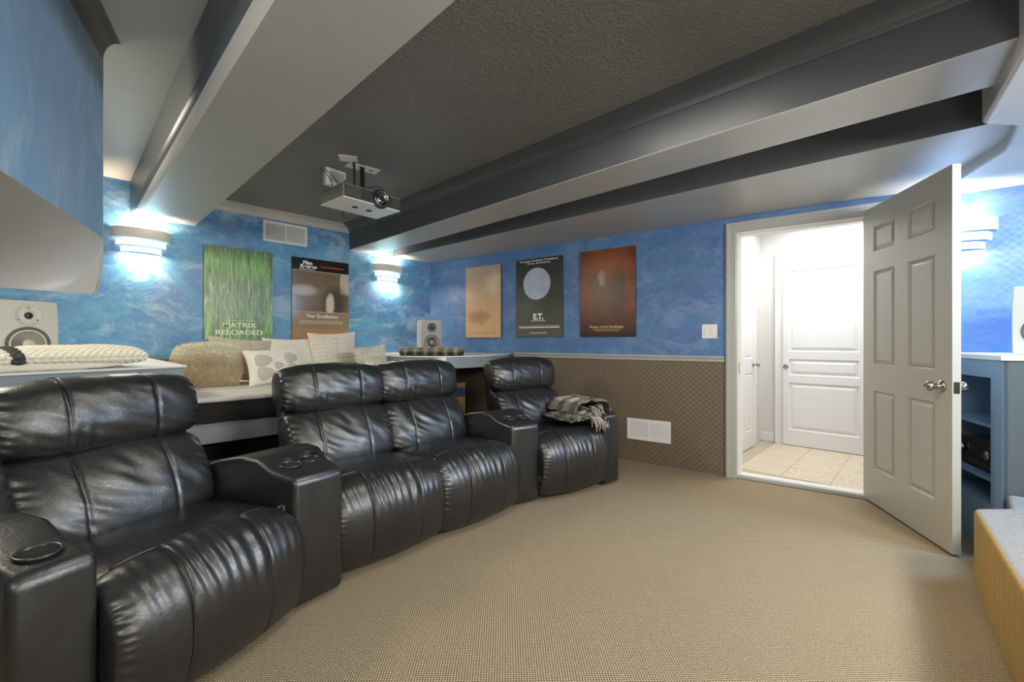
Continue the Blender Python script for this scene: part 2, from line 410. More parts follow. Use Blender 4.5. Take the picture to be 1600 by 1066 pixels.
# left bulkhead (blue face, rounded grey underside)
def bulk():
    T0, T1 = Vector((.122, 2.567, 1.573)), Vector((-.36, .86, 1.573))
    B0, B1 = Vector((.092, 2.475, 1.322)), Vector((-.95, 2.34, 1.335))
    back0, back1 = Vector((-.02, 2.72, 0)), Vector((-1.49, 2.72, 0))
    u = MB(); nu, nv = 30, 16
    for i in range(nu+1):
        s = i/nu; T = T0.lerp(T1, s); B = B0.lerp(B1, s)
        C = T+Vector((0, 0, -.155)) if s < .001 else None
        c0 = T0+Vector((.004, .0, -.19)); c1 = T1.lerp(B1, .80); c1.z = 1.56; C = c0.lerp(c1, s**.8)
        for j in range(nv+1):
            t = j/nv; u.v.append(tuple(T*(1-t)**2+C*2*t*(1-t)+B*t*t))
    for i in range(nu):
        for j in range(nv):
            a = i*(nv+1)+j; u.f.append((a, a+1, a+nv+2, a+nv+1)); u.mi.append(0)
    o = u.build('bulkhead', 'beam', smooth=True); bmfix(o); struct(o)
    f = MB(); f.add([tuple(T0), tuple(T1), (T1.x, T1.y, 2.335), (T0.x, T0.y, 2.335)], [(0, 1, 2, 3)])
    fo = f.build('bulkhead_face', 'blue_only', o)
    c = MB(); n = 6; vs = []
    d = (T1-T0).normalized(); nrm = Vector((.949, -.314, 0))
    for k in range(n+1):
        a = k/n*pi/2; off = nrm*(.06*(1-cos(a)))+(-d)*(.02*(1-cos(a))); z = 2.335+.1*sin(a)
        p0 = T0+off; p1 = T1+off; vs += [(p0.x, p0.y, z), (p1.x, p1.y, z)]
    c.add(vs, [(2*k, 2*k+1, 2*k+3, 2*k+2) for k in range(n)]); c.build('bulkhead_cove', 'beam_shade', o, smooth=True)
    e = MB(); rim = [tuple(T0*(1-t)**2+c0_*2*t*(1-t)+B0*t*t) for t in [k/12 for k in range(13)] for c0_ in [T0+Vector((.004, 0, -.19))]]
    e.tube([(T0.x-.003, T0.y+.0, 2.42)]+[(p[0]-.003, p[1], p[2]) for p in rim], .004, 6); e.build('bulkhead_edge', 'grey', o, smooth=True)
    # back side and far end, seen only from elsewhere
    bk = MB()
    bk.add([(T0.x, T0.y, 2.43), (T0.x, T0.y, 1.573), (B0.x, B0.y, 1.322), (B1.x, B1.y, 1.335), (-1.5, 2.3, 1.335), (-1.5, 2.6, 2.43)], [(0, 1, 2, 3, 4, 5)])
    bk.add([(T1.x, T1.y, 1.573), (B1.x, B1.y, 1.335), (-1.5, 2.3, 1.335), (-1.5, .9, 1.573)], [(0, 1, 2, 3)])
    bk.add([(T1.x, T1.y, 1.573), (-1.5, .9, 1.573), (-1.5, .9, 2.43), (T1.x, T1.y, 2.43)], [(0, 1, 2, 3)])
    bk.build('bulkhead_back', 'beam', o)
bulk()

# chair rail on the right wall, door casing, threshold
def rail(s0, s1):
    m = MB(); m.prismx([(0, .952), (-.012, .952), (-.016, .962), (-.016, .975), (-.026, .985), (-.026, .998), (-.018, 1.004), (0, 1.004)], s0, s1)
    return m
struct(rail(1.35, S1-.085).build('trim_2', 'grey', loc=wb(0), rz=AB))
struct(rail(S2+.085, 4.62).build('trim_3', 'grey', loc=wb(0), rz=AB))
cs = MB(); W = .084
def casing(mb, s0, s1, top, zb=0, face=0, sg=-1):
    for (a, b, d) in ((0, W, .014), (.012, .05, .022), (W-.02, W, .008)):
        pass
    prof = [(0, .012), (.010, .017), (.052, .019), (.060, .025), (W-.006, .026), (W, .020)]   # from opening edge outwards: (offset, depth)
    for k in range(len(prof)-1):
        o0, d0 = prof[k]; o1, d1 = prof[k+1]
        for sd in (-1, 1):
            e = s0 if sd < 0 else s1
            xa, xb = e+sd*o0, e+sd*o1
            vs = [(xa, face, zb), (xb, face, zb), (xb, face+sg*d1, zb), (xa, face+sg*d0, zb), (xa, face, top+o0), (xb, face, top+o1), (xb, face+sg*d1, top+o1), (xa, face+sg*d0, top+o0)]
            mb.add(vs, [(0, 1, 2, 3), (4, 5, 6, 7), (3, 2, 6, 7), (0, 3, 7, 4), (1, 2, 6, 5), (0, 1, 5, 4)])
        vs = [(s0-o0, face, top+o0), (s1+o0, face, top+o0), (s1+o0, face+sg*d0, top+o0), (s0-o0, face+sg*d0, top+o0), (s0-o1, face, top+o1), (s1+o1, face, top+o1), (s1+o1, face+sg*d1, top+o1), (s0-o1, face+sg*d1, top+o1)]
        mb.add(vs, [(0, 1, 2, 3), (4, 5, 6, 7), (3, 2, 6, 7), (0, 3, 7, 4), (1, 2, 6, 5), (0, 1, 5, 4)])
casing(cs, S1+.008, S2-.008, DH-.008)
o = cs.build('trim_4', 'grey', loc=wb(0), rz=AB); bmfix(o); struct(o)
jb = MB(); jb.box(S1, S1+.018, -.002, .122, 0, DH); jb.box(S2-.018, S2, -.002, .122, 0, DH); jb.box(S1, S2, -.002, .122, DH-.018, DH)
jb.box(S1+.018, S1+.030, .045, .122, 0, DH-.018); jb.box(S2-.030, S2-.018, .045, .122, 0, DH-.018); jb.box(S1, S2, .045, .122, DH-.030, DH-.018)
o = struct(jb.build('door_frame', 'white', loc=wb(0), rz=AB))
MB().box(S1+.0185, S1+.022, .008, .036, .86, .95).build('strike_plate', 'brass', o)
th = MB(); th.box(S1+.0, S2, -.012, .03, 0, .03); struct(th.build('threshold', 'grey', loc=wb(0), rz=AB, bevel=.006))
th = MB(); th.box(S1+.0, S2, .03, .125, 0, .026); struct(th.build('threshold', 'white', loc=wb(0), rz=AB))

# raised panel helper (local x,z plane, front towards -y)
def raised(x0, x1, z0, z1, yf, dep=.014, mg=.035):
    m = MB()
    a = [(x0, z0), (x1, z0), (x1, z1), (x0, z1)]; e = .012
    b = [(x0+e, z0+e), (x1-e, z0+e), (x1-e, z1-e), (x0+e, z1-e)]
    g = mg; c = [(x0+g, z0+g), (x1-g, z0+g), (x1-g, z1-g), (x0+g, z1-g)]
    lv = [(a, yf-.0005), (b, yf+dep), (c, yf+.002)]
    vs = [(x, y, z) for pl, y in lv for x, z in pl]
    fs = [(k*4+i, k*4+(i+1) % 4, (k+1)*4+(i+1) % 4, (k+1)*4+i) for k in range(2) for i in range(4)]+[(8, 9, 10, 11)]
    m.add(vs, fs); return m
def panelled_leaf(name, parent, W_, H_, z0, th_, cols, rows, mat, mg=.035, kind_name='leaf'):
    lf = MB(); xs = [0]+[v for c in cols for v in c]+[W_]
    for i in range(0, len(xs), 2): lf.box(xs[i], xs[i+1], 0, th_, z0, z0+H_)
    for c in cols:
        zs = [z0]+[v for r_ in rows for v in r_]+[z0+H_]
        for i in range(0, len(zs), 2): lf.box(c[0], c[1], 0, th_, zs[i], zs[i+1])
    for c in cols:
        for r_ in rows: lf.box(c[0], c[1], .014, th_-.002, r_[0], r_[1])
    lf.build(kind_name, mat, parent)
    for c in cols:
        for r_ in rows:
            p = raised(c[0], c[1], r_[0], r_[1], 0, mg=mg).build('panel', mat, parent); bmfix(p)
            if p.data.polygons[8].normal.y > 0: p.data.flip_normals()
# open six panel door
d1 = empty('door_1', (4.008, .366, 0), R(209.5)); struct(d1)
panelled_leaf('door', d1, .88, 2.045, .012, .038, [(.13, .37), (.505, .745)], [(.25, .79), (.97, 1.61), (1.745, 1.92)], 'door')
kn = MB()
for sg in (1, -1):
    kn.T = Matrix.Translation((.80, 0 if sg > 0 else .038, .885)) @ (Matrix() if sg > 0 else Matrix.Rotation(pi, 4, 'Z'))
    kn.lathe([(.001, 0), (.034, 0), (.034, .004), (.028, .010), (.014, .014), (.0125, .030), (.016, .036), (.026, .044), (.0285, .055), (.025, .066), (.016, .072), (.010, .072), (.009, .069), (.001, .069)], 26, 'y')
o = kn.build('door_handle', 'nickel', d1, smooth=True)
MB().box(.879, .8815, .006, .032, .855, .915).build('latch_plate', 'nickel', d1)
# ---------------------------------------------------------------- HALL beyond the door
struct(MB().box(0, .1, -1.5, 1.45, 0, 2.45).build('wall_hall_east', 'wallwhite', loc=(5.44, 0, 0)))
struct(MB().box(3.98, 5.5, 0, .1, 0, 2.45).build('wall_hall_north', 'wallwhite', loc=(0, 1.40, 0)))
struct(MB().box(4.2, 5.5, -.1, 0, 0, 2.45).build('wall_hall_south', 'wallwhite', loc=(0, -.9, 0)))
struct(MB().prism([(3.99, 1.5), (5.5, 1.5), (5.5, -1), (4.36, -1)], 2.4, 2.5).build('ceiling_hall', 'white'))
hf = struct(MB().prism([(4.01, 1.41), (5.45, 1.41), (5.45, -.95), (4.36, -.95)], -.1, .016).build('floor_hall', 'hallfloor'))
tm = []
for k in range(3):
    m, nt, b = newmat('beige_tile'); b.inputs['Roughness'].default_value = .35
    v = coords(nt, (3, 14, 1)); n = nz(nt, v, 2.5+k, 6, .6, .4)
    nt.links.new(ramp(nt, n, [(.3, (.60, .50, .36)), (.7, (.74, .66, .52))]), b.inputs['Base Color']); tm.append(m)
tme = []
for k in range(3):
    mb = MB(); mb.box(.002, .328, .002, .328, .0, .0065); t_ = mb.build('tile', tm[k], hf); tme.append(t_.data); bpy.data.objects.remove(t_)
for i in range(5):
    for j in range(8):
        x0 = 5.435-.33*(i+1); y0 = .909+.33-.33*(j-0)+.0
        lim = 4.044+.14-.149*(y0+.165)
        if x0 < lim-.03 or y0+.33 > 1.41+.2 or y0 < -.95: continue
        if y0+.33 > 1.405: continue
        t_ = bpy.data.objects.new('tile', tme[(i*3+j*5) % 3]); COL.objects.link(t_); t_.parent = hf; t_.location = (x0, y0, .0135)
hd = empty('closet_door', (5.385, 1.168, 0), R(-90), 'white three panel closet door at the end of the bright hall', 'door')
panelled_leaf('closet', hd, .70, 1.965, .026, .03, [(.053, .648)], [(.188, .689), (.767, .939), (1.018, 1.875)], 'white', mg=.045)
hp = MB(); hp.T = Matrix.Translation((.025, 0, .857)); hp.lathe([(.001, 0), (.024, 0), (.026, .003), (.022, .006), (.012, .003), (.001, .003)], 24, 'y'); hp.build('finger_pull', 'nickel', hd, smooth=True)
struct(MB().box(5.40, 5.44, .40, 1.40, 0.02, 2.4).build('wall_hall_jog', 'white')) if False else None
cs = MB(); casing(cs, 0, .70, 1.995, .02); o = cs.build('trim_5', 'white', loc=(5.43, 1.168, 0), rz=R(-90)); bmfix(o); struct(o)
struct(MB().box(5.428, 5.44, 1.26, 1.40, .02, .12).build('baseboard_hall', 'white', bevel=.004))
sd = empty('side_door', (4.32, 1.367, 0), 0, 'white panelled door with round knob on the hall side wall', 'door')
panelled_leaf('side', sd, .80, 1.965, .026, .03, [(.10, .36), (.45, .70)], [(.2, .8), (.95, 1.86)], 'white', mg=.03)
hk = MB(); hk.T = Matrix.Translation((.73, 0, .885)); hk.lathe([(.001, 0), (.028, 0), (.028, .005), (.012, .01), (.011, .03), (.024, .04), (.027, .05), (.018, .062), (.001, .063)], 20, 'y')
hk.build('knob', 'nickel', sd, smooth=True)
cs = MB(); casing(cs, 0, .80, 1.995, .02); o = cs.build('trim_6', 'white', loc=(4.32, 1.40, 0)); bmfix(o); struct(o)

# ---------------------------------------------------------------- WALL FITTINGS
def vent(loc, rz, w_, h_, n, label, slat_tilt=1):
    r = empty('air_vent', loc, rz, label, 'vent')
    f = MB(); b_ = .022
    f.box(0, w_, -.008, 0, 0, b_); f.box(0, w_, -.008, 0, h_-b_, h_); f.box(0, b_, -.008, 0, b_, h_-b_); f.box(w_-b_, w_, -.008, 0, b_, h_-b_)
    f.box(w_/2-.006, w_/2+.006, -.009, 0, b_, h_-b_); f.build('frame', 'white', r)
    MB().box(b_, w_-b_, -.0015, 0, b_, h_-b_).build('backing', 'grey', r)
    for i in range(n):
        z = b_+(h_-2*b_)*(i+.5)/n; s_ = MB(); e = (h_-2*b_)/n*.42
        s_.prismx([(-.008, z-e), (-.006, z-e), (-.001, z+e*.6), (-.003, z+e*.6)], b_, w_-b_); s_.build('slat', 'white', r)
    return r
vent((1.368, YA, 2.114), 0, .414, .204, 11, 'white louvred air vent high on the blue back wall above the posters')
vent(wb(2.655, 0, .208), AB, .402, .196, 11, 'white louvred air vent low on the brown quilted wallpaper')
sw = empty('light_switch', wb(3.318, 0, 1.152), AB, 'white double light switch plate on blue wall left of the doorway', 'switch')
MB().box(0, .122, -.006, 0, 0, .12).build('plate', 'white', sw, bevel=.003)
for k in range(2): MB().box(.022+k*.045, .055+k*.045, -.010, -.005, .026, .094).build('rocker', 'white', sw, bevel=.002)

# wall sconces: stepped curved plaster tiers
def sconce(loc, rz, label, power, col, hidden=False):
    r = empty('wall_sconce', loc, rz, label, 'sconce', None)
    def tier(name, w_, d_, z0, z1, mat, yoff=0):
        m = MB(); n = 18; out = []; inn = []
        for i in range(n+1):
            t = -1+2*i/n; x = t*w_/2; y = -d_*(1-abs(t)**2.6)**.55 if abs(t) < 1 else 0
            out.append((x, y-.0)); xi = t*(w_/2-.008); inn.append((xi, min(0, y+.008)))
        vs = [(x, y, z0) for x, y in out]+[(x, y, z1) for x, y in out]+[(x, y, z0) for x, y in inn]+[(x, y, z1) for x, y in inn]
        k = n+1; fs = []
        for i in range(n):
            fs += [(i, i+1, k+i+1, k+i), (2*k+i+1, 2*k+i, 3*k+i, 3*k+i+1), (k+i, k+i+1, 3*k+i+1, 3*k+i), (i+1, i, 2*k+i, 2*k+i+1)]
        m.add(vs, fs); o = m.build(name, mat, r); bmfix(o)
        return o
    tier('top_tier', .385, .105, 0, .082, 'plaster')
    tier('middle_tier', .325, .095, -.058, -.010, 'glow')
    tier('lower_tier', .265, .075, -.110, -.068, 'glow')
    bl = MB(); bl.tube([(-.08, -.04, -.02), (.08, -.04, -.02)], .008, 8); bl.build('lamp_tube', 'glow', r, smooth=True)
    for nm, z, d, p in (('uplight', .045, 1, power), ('downlight', -.112, -1, power*.9)):
        l = bpy.data.lights.new('sconce_'+nm, 'AREA'); l.shape = 'RECTANGLE'; l.size = .20; l.size_y = .03; l.energy = p; l.color = col
        lo = bpy.data.objects.new('sconce_'+nm, l); COL.objects.link(lo); lo.parent = r; lo.location = (0, -.055 if d > 0 else -.04, z)
        lo.rotation_euler = (pi if d > 0 else 0, 0, 0)
    return r
SP = 4.8
sconce((.457, YA, 1.965), 0, 'curved stepped wall sconce left of the green poster', SP*1.1, (1, .78, .54))
sconce((2.716, YA, 1.955), 0, 'curved stepped wall sconce near the room corner above the small speaker', SP, (1, .80, .58))
sconce(wb(4.872, 0, 1.825), AB, 'curved stepped wall sconce behind the open door', SP*.55, (.95, .92, .86))

# posters
def poster_mat(name, build, rough=.25, warp=0):
    m, nt, b = newmat(name); b.inputs['Roughness'].default_value = rough
    t = N(nt, 'ShaderNodeTexCoord'); sp = N(nt, 'ShaderNodeSeparateXYZ'); nt.links.new(t.outputs['Object'], sp.inputs[0])
    x, z = sp.outputs[0], sp.outputs[2]
    if warp:
        x = math_(nt, 'ADD', x, math_(nt, 'MULTIPLY', math_(nt, 'SUBTRACT', nz(nt, t.outputs['Object'], 9, 5, .7), .5), warp))
        z2 = math_(nt, 'ADD', z, math_(nt, 'MULTIPLY', math_(nt, 'SUBTRACT', nz(nt, t.outputs['Object'], 7, 5, .7, .6), .5), warp))
        z = z2 if name != 'sepia_print' else z
    nt.links.new(build(nt, t.outputs['Object'], x, z), b.inputs['Base Color']); return m
def ell(nt, x, z, cx, cz, rx, rz, soft=.3):
    a = math_(nt, 'POWER', math_(nt, 'ABSOLUTE', math_(nt, 'DIVIDE', math_(nt, 'SUBTRACT', x, cx), rx)), 2)
    c = math_(nt, 'POWER', math_(nt, 'ABSOLUTE', math_(nt, 'DIVIDE', math_(nt, 'SUBTRACT', z, cz), rz)), 2)
    return ramp(nt, math_(nt, 'ADD', a, c), [(max(0, 1-soft)*.5, 1), (.5, 0)]) if False else ramp(nt, math_(nt, 'MULTIPLY', math_(nt, 'ADD', a, c), .5), [(.5*(1-soft), 1), (.5, 0)])
def streak(nt, v, sx, sz, s):
    m = N(nt, 'ShaderNodeMapping'); m.inputs['Scale'].default_value = (sx, 1, sz); nt.links.new(v, m.inputs[0]); return nz(nt, m.outputs[0], s, 4, .6)
def art_green(nt, v, x, z):
    a = streak(nt, v, 30, 1.6, 2.2); b_ = streak(nt, v, 60, 5, 1.5)
    c = ramp(nt, a, [(.36, (.03, .05, .012)), (.46, (.09, .17, .03)), (.55, (.17, .40, .06)), (.66, (.30, .60, .14))])
    for cx in (.13, .29, .45):
        c = mix(nt, math_(nt, 'MULTIPLY', ell(nt, x, z, cx, .70, .08, .16, 1), .55), c, (.22, .55, .10))
        c = mix(nt, math_(nt, 'MULTIPLY', ell(nt, x, z, cx, .38, .085, .34, .9), .6), c, (.07, .10, .025))
    c = mix(nt, math_(nt, 'MULTIPLY', ramp(nt, z, [(.70, 0), (.86, 1)]), .6), c, (.015, .02, .01))
    return mix(nt, math_(nt, 'MULTIPLY', ramp(nt, b_, [(.56, 0), (.63, 1)]), .5), c, (.55, .82, .42))
def art_sepia(nt, v, x, z):
    n = nz(nt, v, 5, 5); c = mix(nt, n, (.12, .08, .05), (.30, .22, .14))
    c = mix(nt, math_(nt, 'MULTIPLY', math_(nt, 'GREATER_THAN', z, .50), math_(nt, 'LESS_THAN', x, .28)), c, (.20, .14, .09))
    c = mix(nt, math_(nt, 'MULTIPLY', math_(nt, 'GREATER_THAN', x, .50), math_(nt, 'GREATER_THAN', z, .5)), c, (.52, .48, .40))
    c = mix(nt, ell(nt, x, z, .12, .52, .16, .07, .9), c, (.50, .46, .40))
    c = mix(nt, ell(nt, x, z, .44, .40, .17, .22, .8), c, (.07, .05, .035))
    c = mix(nt, ell(nt, x, z, .39, .38, .055, .14, .6), c, (.66, .60, .48))
    c = mix(nt, math_(nt, 'LESS_THAN', z, .295), c, (.30, .21, .12))
    c = mix(nt, math_(nt, 'LESS_THAN', z, .12), c, (.42, .24, .10))
    return mix(nt, math_(nt, 'GREATER_THAN', z, .725), c, (.016, .013, .012))
def art_peach(nt, v, x, z):
    n = nz(nt, v, 4, 4); c = ramp(nt, z, [(0, (.72, .47, .22)), (.5, (.68, .45, .26)), (.85, (.50, .36, .28))])
    c = mix(nt, ell(nt, x, z, .42, .62, .14, .16, .9), c, (.80, .66, .40))
    c = mix(nt, ell(nt, x, z, .22, .24, .22, .11, .9), c, (.46, .26, .16))
    return mix(nt, math_(nt, 'MULTIPLY', n, .4), c, (.50, .34, .26))
def art_moon(nt, v, x, z):
    c = mix(nt, ramp(nt, z, [(.0, 0), (.5, .8), (.86, 1)]), (.07, .068, .045), (.045, .045, .04))
    c = mix(nt, ramp(nt, z, [(0, .9), (.42, .0)]), c, (.13, .125, .085))
    n = nz(nt, v, 9, 5); mo = mix(nt, n, (.30, .34, .45), (.62, .66, .78))
    return mix(nt, ell(nt, x, z, .27, .575, .175, .175, .06), c, mo)
def art_red(nt, v, x, z):
    n = nz(nt, v, 6, 6, .65); c = mix(nt, n, (.03, .010, .007), (.32, .085, .03))
    c = mix(nt, math_(nt, 'MULTIPLY', ell(nt, x, z, .28, .70, .30, .20, 1), .6), c, (.38, .12, .04))
    c = mix(nt, math_(nt, 'MULTIPLY', ell(nt, x, z, .20, .42, .12, .30, .8), .8), c, (.10, .055, .03))
    c = mix(nt, math_(nt, 'MULTIPLY', ell(nt, x, z, .39, .42, .12, .30, .8), .8), c, (.055, .03, .02))
    c = mix(nt, math_(nt, 'MULTIPLY', ell(nt, x, z, .23, .57, .05, .10, 1), .6), c, (.45, .36, .25))
    return mix(nt, ramp(nt, z, [(.0, 1), (.3, 0)]), c, (.022, .014, .010))
M['p_green'] = poster_mat('green_print', art_green, .3); M['p_sepia'] = poster_mat('sepia_print', art_sepia, .16, .06)
M['p_peach'] = poster_mat('peach_print', art_peach, .25, .22); M['p_moon'] = poster_mat('moon_print', art_moon); M['p_red'] = poster_mat('red_print', art_red, .3, .16)
M['t_white'] = plain('white_print', (.85, .85, .82), .5); M['t_red'] = plain('red_ink', (.45, .03, .02), .5)
M['t_green'] = plain('pale_green_ink', (.80, .92, .66), .5); M['t_gold'] = plain('gold_ink', (.62, .42, .18), .5); M['t_cream'] = plain('cream_ink', (.70, .60, .45), .5)
M['t_brown'] = plain('brown_ink', (.20, .12, .07), .5)
M['frame_b'] = plain('black_board_edge', (.02, .02, .022), .4)
def poster(loc, rz, w_, h_, mat, label):
    r = empty('poster', loc, rz, label, 'poster', 'wall posters')
    MB().box(0, w_, -.016, 0, 0, h_).build('backing_board', 'frame_b', r, bevel=.0015)
    p = MB().box(.001, w_-.001, -.0175, -.015, .001, h_-.001).build('print', mat, r)
    return r, p
Y1 = -.0182
def bars(mb, x0, x1, z, h, step=.011, fill=.75):
    random.seed(int(x0*1000+z*777)); x = x0
    while x < x1:
        l = step*random.uniform(.5, 2.2); mb.box(x, min(x+l*fill, x1), Y1-.0004, Y1+.001, z, z+h); x += l
r1, p = poster((.882, YA, 1.14), 0, .566, .86, 'p_green', 'green streaked film poster on back wall between left sconce and sepia poster')
text('MATRIX', .062, .283, .118, 't_green', r1, 'title_lettering', Y1, .0008, wide=1.25)
text('RELOADED', .062, .283, .050, 't_green', r1, 'title_lettering', Y1, .0008, wide=1.25)
b_ = MB(); b_.box(.16, .41, Y1, Y1+.001, .178, .181); b_.build('rule_line', 't_green', r1)
r2, p = poster((1.629, YA, 1.14), 0, .60, .855, 'p_sepia', 'sepia film poster with black header band on back wall')
text('Film', .050, .155, .790, 't_white', r2, 'header_lettering', Y1, .0022, wide=1.15)
text('Review', .050, .165, .752, 't_white', r2, 'header_lettering', Y1, .0022, wide=1.15)
b_ = MB(); bars(b_, .07, .22, .738, .006); b_.build('small_print', 't_white', r2)
b_ = MB(); bars(b_, .29, .54, .772, .016, .02, .8); b_.build('red_line', 't_red', r2)
MB().box(0.003, .597, Y1, Y1+.001, .722, .727).build('rule_line', 't_cream', r2); MB().box(.003, .597, Y1, Y1+.001, .294, .298).build('rule_line', 't_cream', r2)
text('The Godfather', .052, .31, .235, 't_white', r2, 'title_lettering', Y1, .0006, wide=1.1)
b_ = MB(); bars(b_, .07, .53, .20, .006); bars(b_, .07, .53, .186, .006); bars(b_, .07, .53, .172, .006); b_.build('small_print', 't_cream', r2)
r3, p = poster(wb(.626, 0, 1.17), AB, .538, .845, 'p_peach', 'peach and orange poster on right wall, leftmost of three there')
b_ = MB(); bars(b_, .02, .52, .05, .006, .03, .45); b_.build('small_print', 't_brown', r3)
r4, p = poster(wb(1.378, 0, 1.175), AB, .586, .85, 'p_moon', 'dark olive poster with large pale moon on right wall')
text('The suspense. The happiness. The excitement.', .026, .293, .818, 't_white', r4, 'tagline_lettering', Y1, .0004)
text('The one... that started it all.', .026, .293, .790, 't_white', r4, 'tagline_lettering', Y1, .0004)
text('E.T.', .085, .29, .190, 't_white', r4, 'title_lettering', Y1, .004)
b_ = MB(); bars(b_, .20, .38, .170, .007, .008); bars(b_, .04, .55, .095, .012, .014, .85); bars(b_, .04, .55, .117, .004); bars(b_, .18, .40, .045, .004); bars(b_, .18, .40, .035, .004); b_.build('small_print', 't_white', r4)
r5, p = poster(wb(2.168, 0, 1.172), AB, .572, .853, 'p_red', 'dark red and brown film poster on right wall nearest the doorway')
text('Pirates of the Caribbean', .036, .28, .085, 't_gold', r5, 'title_lettering', Y1, .0008)
b_ = MB(); bars(b_, .14, .43, .068, .006); bars(b_, .16, .41, .055, .004); b_.build('small_print', 't_gold', r5)

# ---------------------------------------------------------------- COUNTERS, DAYBED (behind the recliners)
CT = .99
rc = empty('corner_counter', (2.7, 4.0, 0), 0, 'grey curved corner counter under the small speaker and striped fur throw', 'counter')
def cbez(pts, n): return [(p.x, p.y) for p in catmull(pts, n, closed=False)]
fr = cbez([(2.20, 4.71), (2.195, 3.85), (2.25, 3.46), (2.47, 3.22), (2.88, 3.17), (3.25, 3.30), (3.52, 3.44)], 30)
poly = [(x-2.7, y-4.0) for x, y in fr]+[(3.50-2.7, 3.5-4.0), (3.335-2.7, 4.712-4.0)]
MB().prism(poly, CT-.012, CT).build('worktop', 'white', rc, bevel=.003)
ap = MB(); inner = [(x-2.7+(.015 if x < 2.35 else 0), y-4.0+.015) for x, y in fr]
po = [(x, y) for x, y in inner]; pi_ = [(x+(.03 if x < -.3 else .005), y+.03) for x, y in inner]
for i in range(len(po)-1): ap.prism([po[i], po[i+1], pi_[i+1], pi_[i]], CT-.115, CT-.012)
ap.build('apron', 'counter', rc)
MB().box(-.50, -.46, -.55, .70, 0, CT-.115).build('side_panel', 'counter', rc)
lc = empty('left_counter', (-.4, 3.9, 0), 0, 'grey counter at left carrying the cream knit throw and pale speaker', 'counter')
fl_ = cbez([(.50, 4.71), (.50, 3.09), (.16, 2.985), (-.185, 2.88), (-.7, 2.64), (-1.48, 2.2)], 3) if False else [(.50, 4.71), (.50, 3.09), (.16, 2.985), (-.185, 2.875), (-.7, 2.66), (-1.48, 2.3)]
poly = [(x+.4, y-3.9) for x, y in fl_]+[(-1.08, .81)]
MB().prism(poly, CT-.012, CT).build('worktop', 'white', lc, bevel=.003)
poly2 = [(x+.4-(.012 if x > .4 else 0), y-3.9+(.012 if y < 4 else 0)) for x, y in fl_]+[(-1.08, .80)]
MB().prism(poly2, .0, CT-.012).build('body', 'counter', lc)
# riser under the daybed
struct(MB().box(.505, 2.19, 3.02, 4.715, 0, .36).build('riser_platform', 'carpet'))
db = empty('daybed', (1.3, 3.9, .36), 0, 'low grey daybed with black mattress and off-white top sheet', 'daybed')
MB().box(-.79, .87, -.72, .80, .14, .27).build('base', 'counter', db, bevel=.004)
MB().box(-.70, .70, -.55, .75, 0, .14).build('plinth', 'dark', db)
def mdis(x, u, s, y, z): return .006*ns(x*7, y*7+z*9)+.004*ns(x*3+4, z*30)
pad('mattress', [(-.755, .275), (-.765, .35), (-.755, .395), (-.70, .405), (0, .405), (.74, .405), (.79, .38), (.79, .29), (.75, .272), (0, .27), (-.7, .27)], 1.66, 'blackcloth', db, nu=40, nsn=90, r=.02, crown=0, disp=mdis)
pad('top_sheet', [(-.772, .400), (-.768, .424), (-.70, .430), (0, .430), (.74, .430), (.795, .42), (.795, .40), (.74, .396), (0, .396), (-.7, .396)], 1.665, 'seatcover', db, nu=40, nsn=90, r=.006, crown=0, disp=lambda x, u, s, y, z: .003*ns(x*5, y*5))
for ch in db.children:
    if ch.name.startswith(('mattress', 'top_sheet')): ch.location.x = .042
ST = .36+.432
bx = empty('cardboard_box', (2.72, 3.55, 0), R(-20), 'open brown cardboard box with dark blue band under the corner counter', 'box')
MB().box(-.15, .15, -.12, .12, 0, .712).build('carton', 'card', bx, bevel=.004)
MB().box(-.1515, .1515, -.1215, .1215, .575, .665).build('blue_band', 'bluetape', bx)
# small box the carton stands on is the floor itself

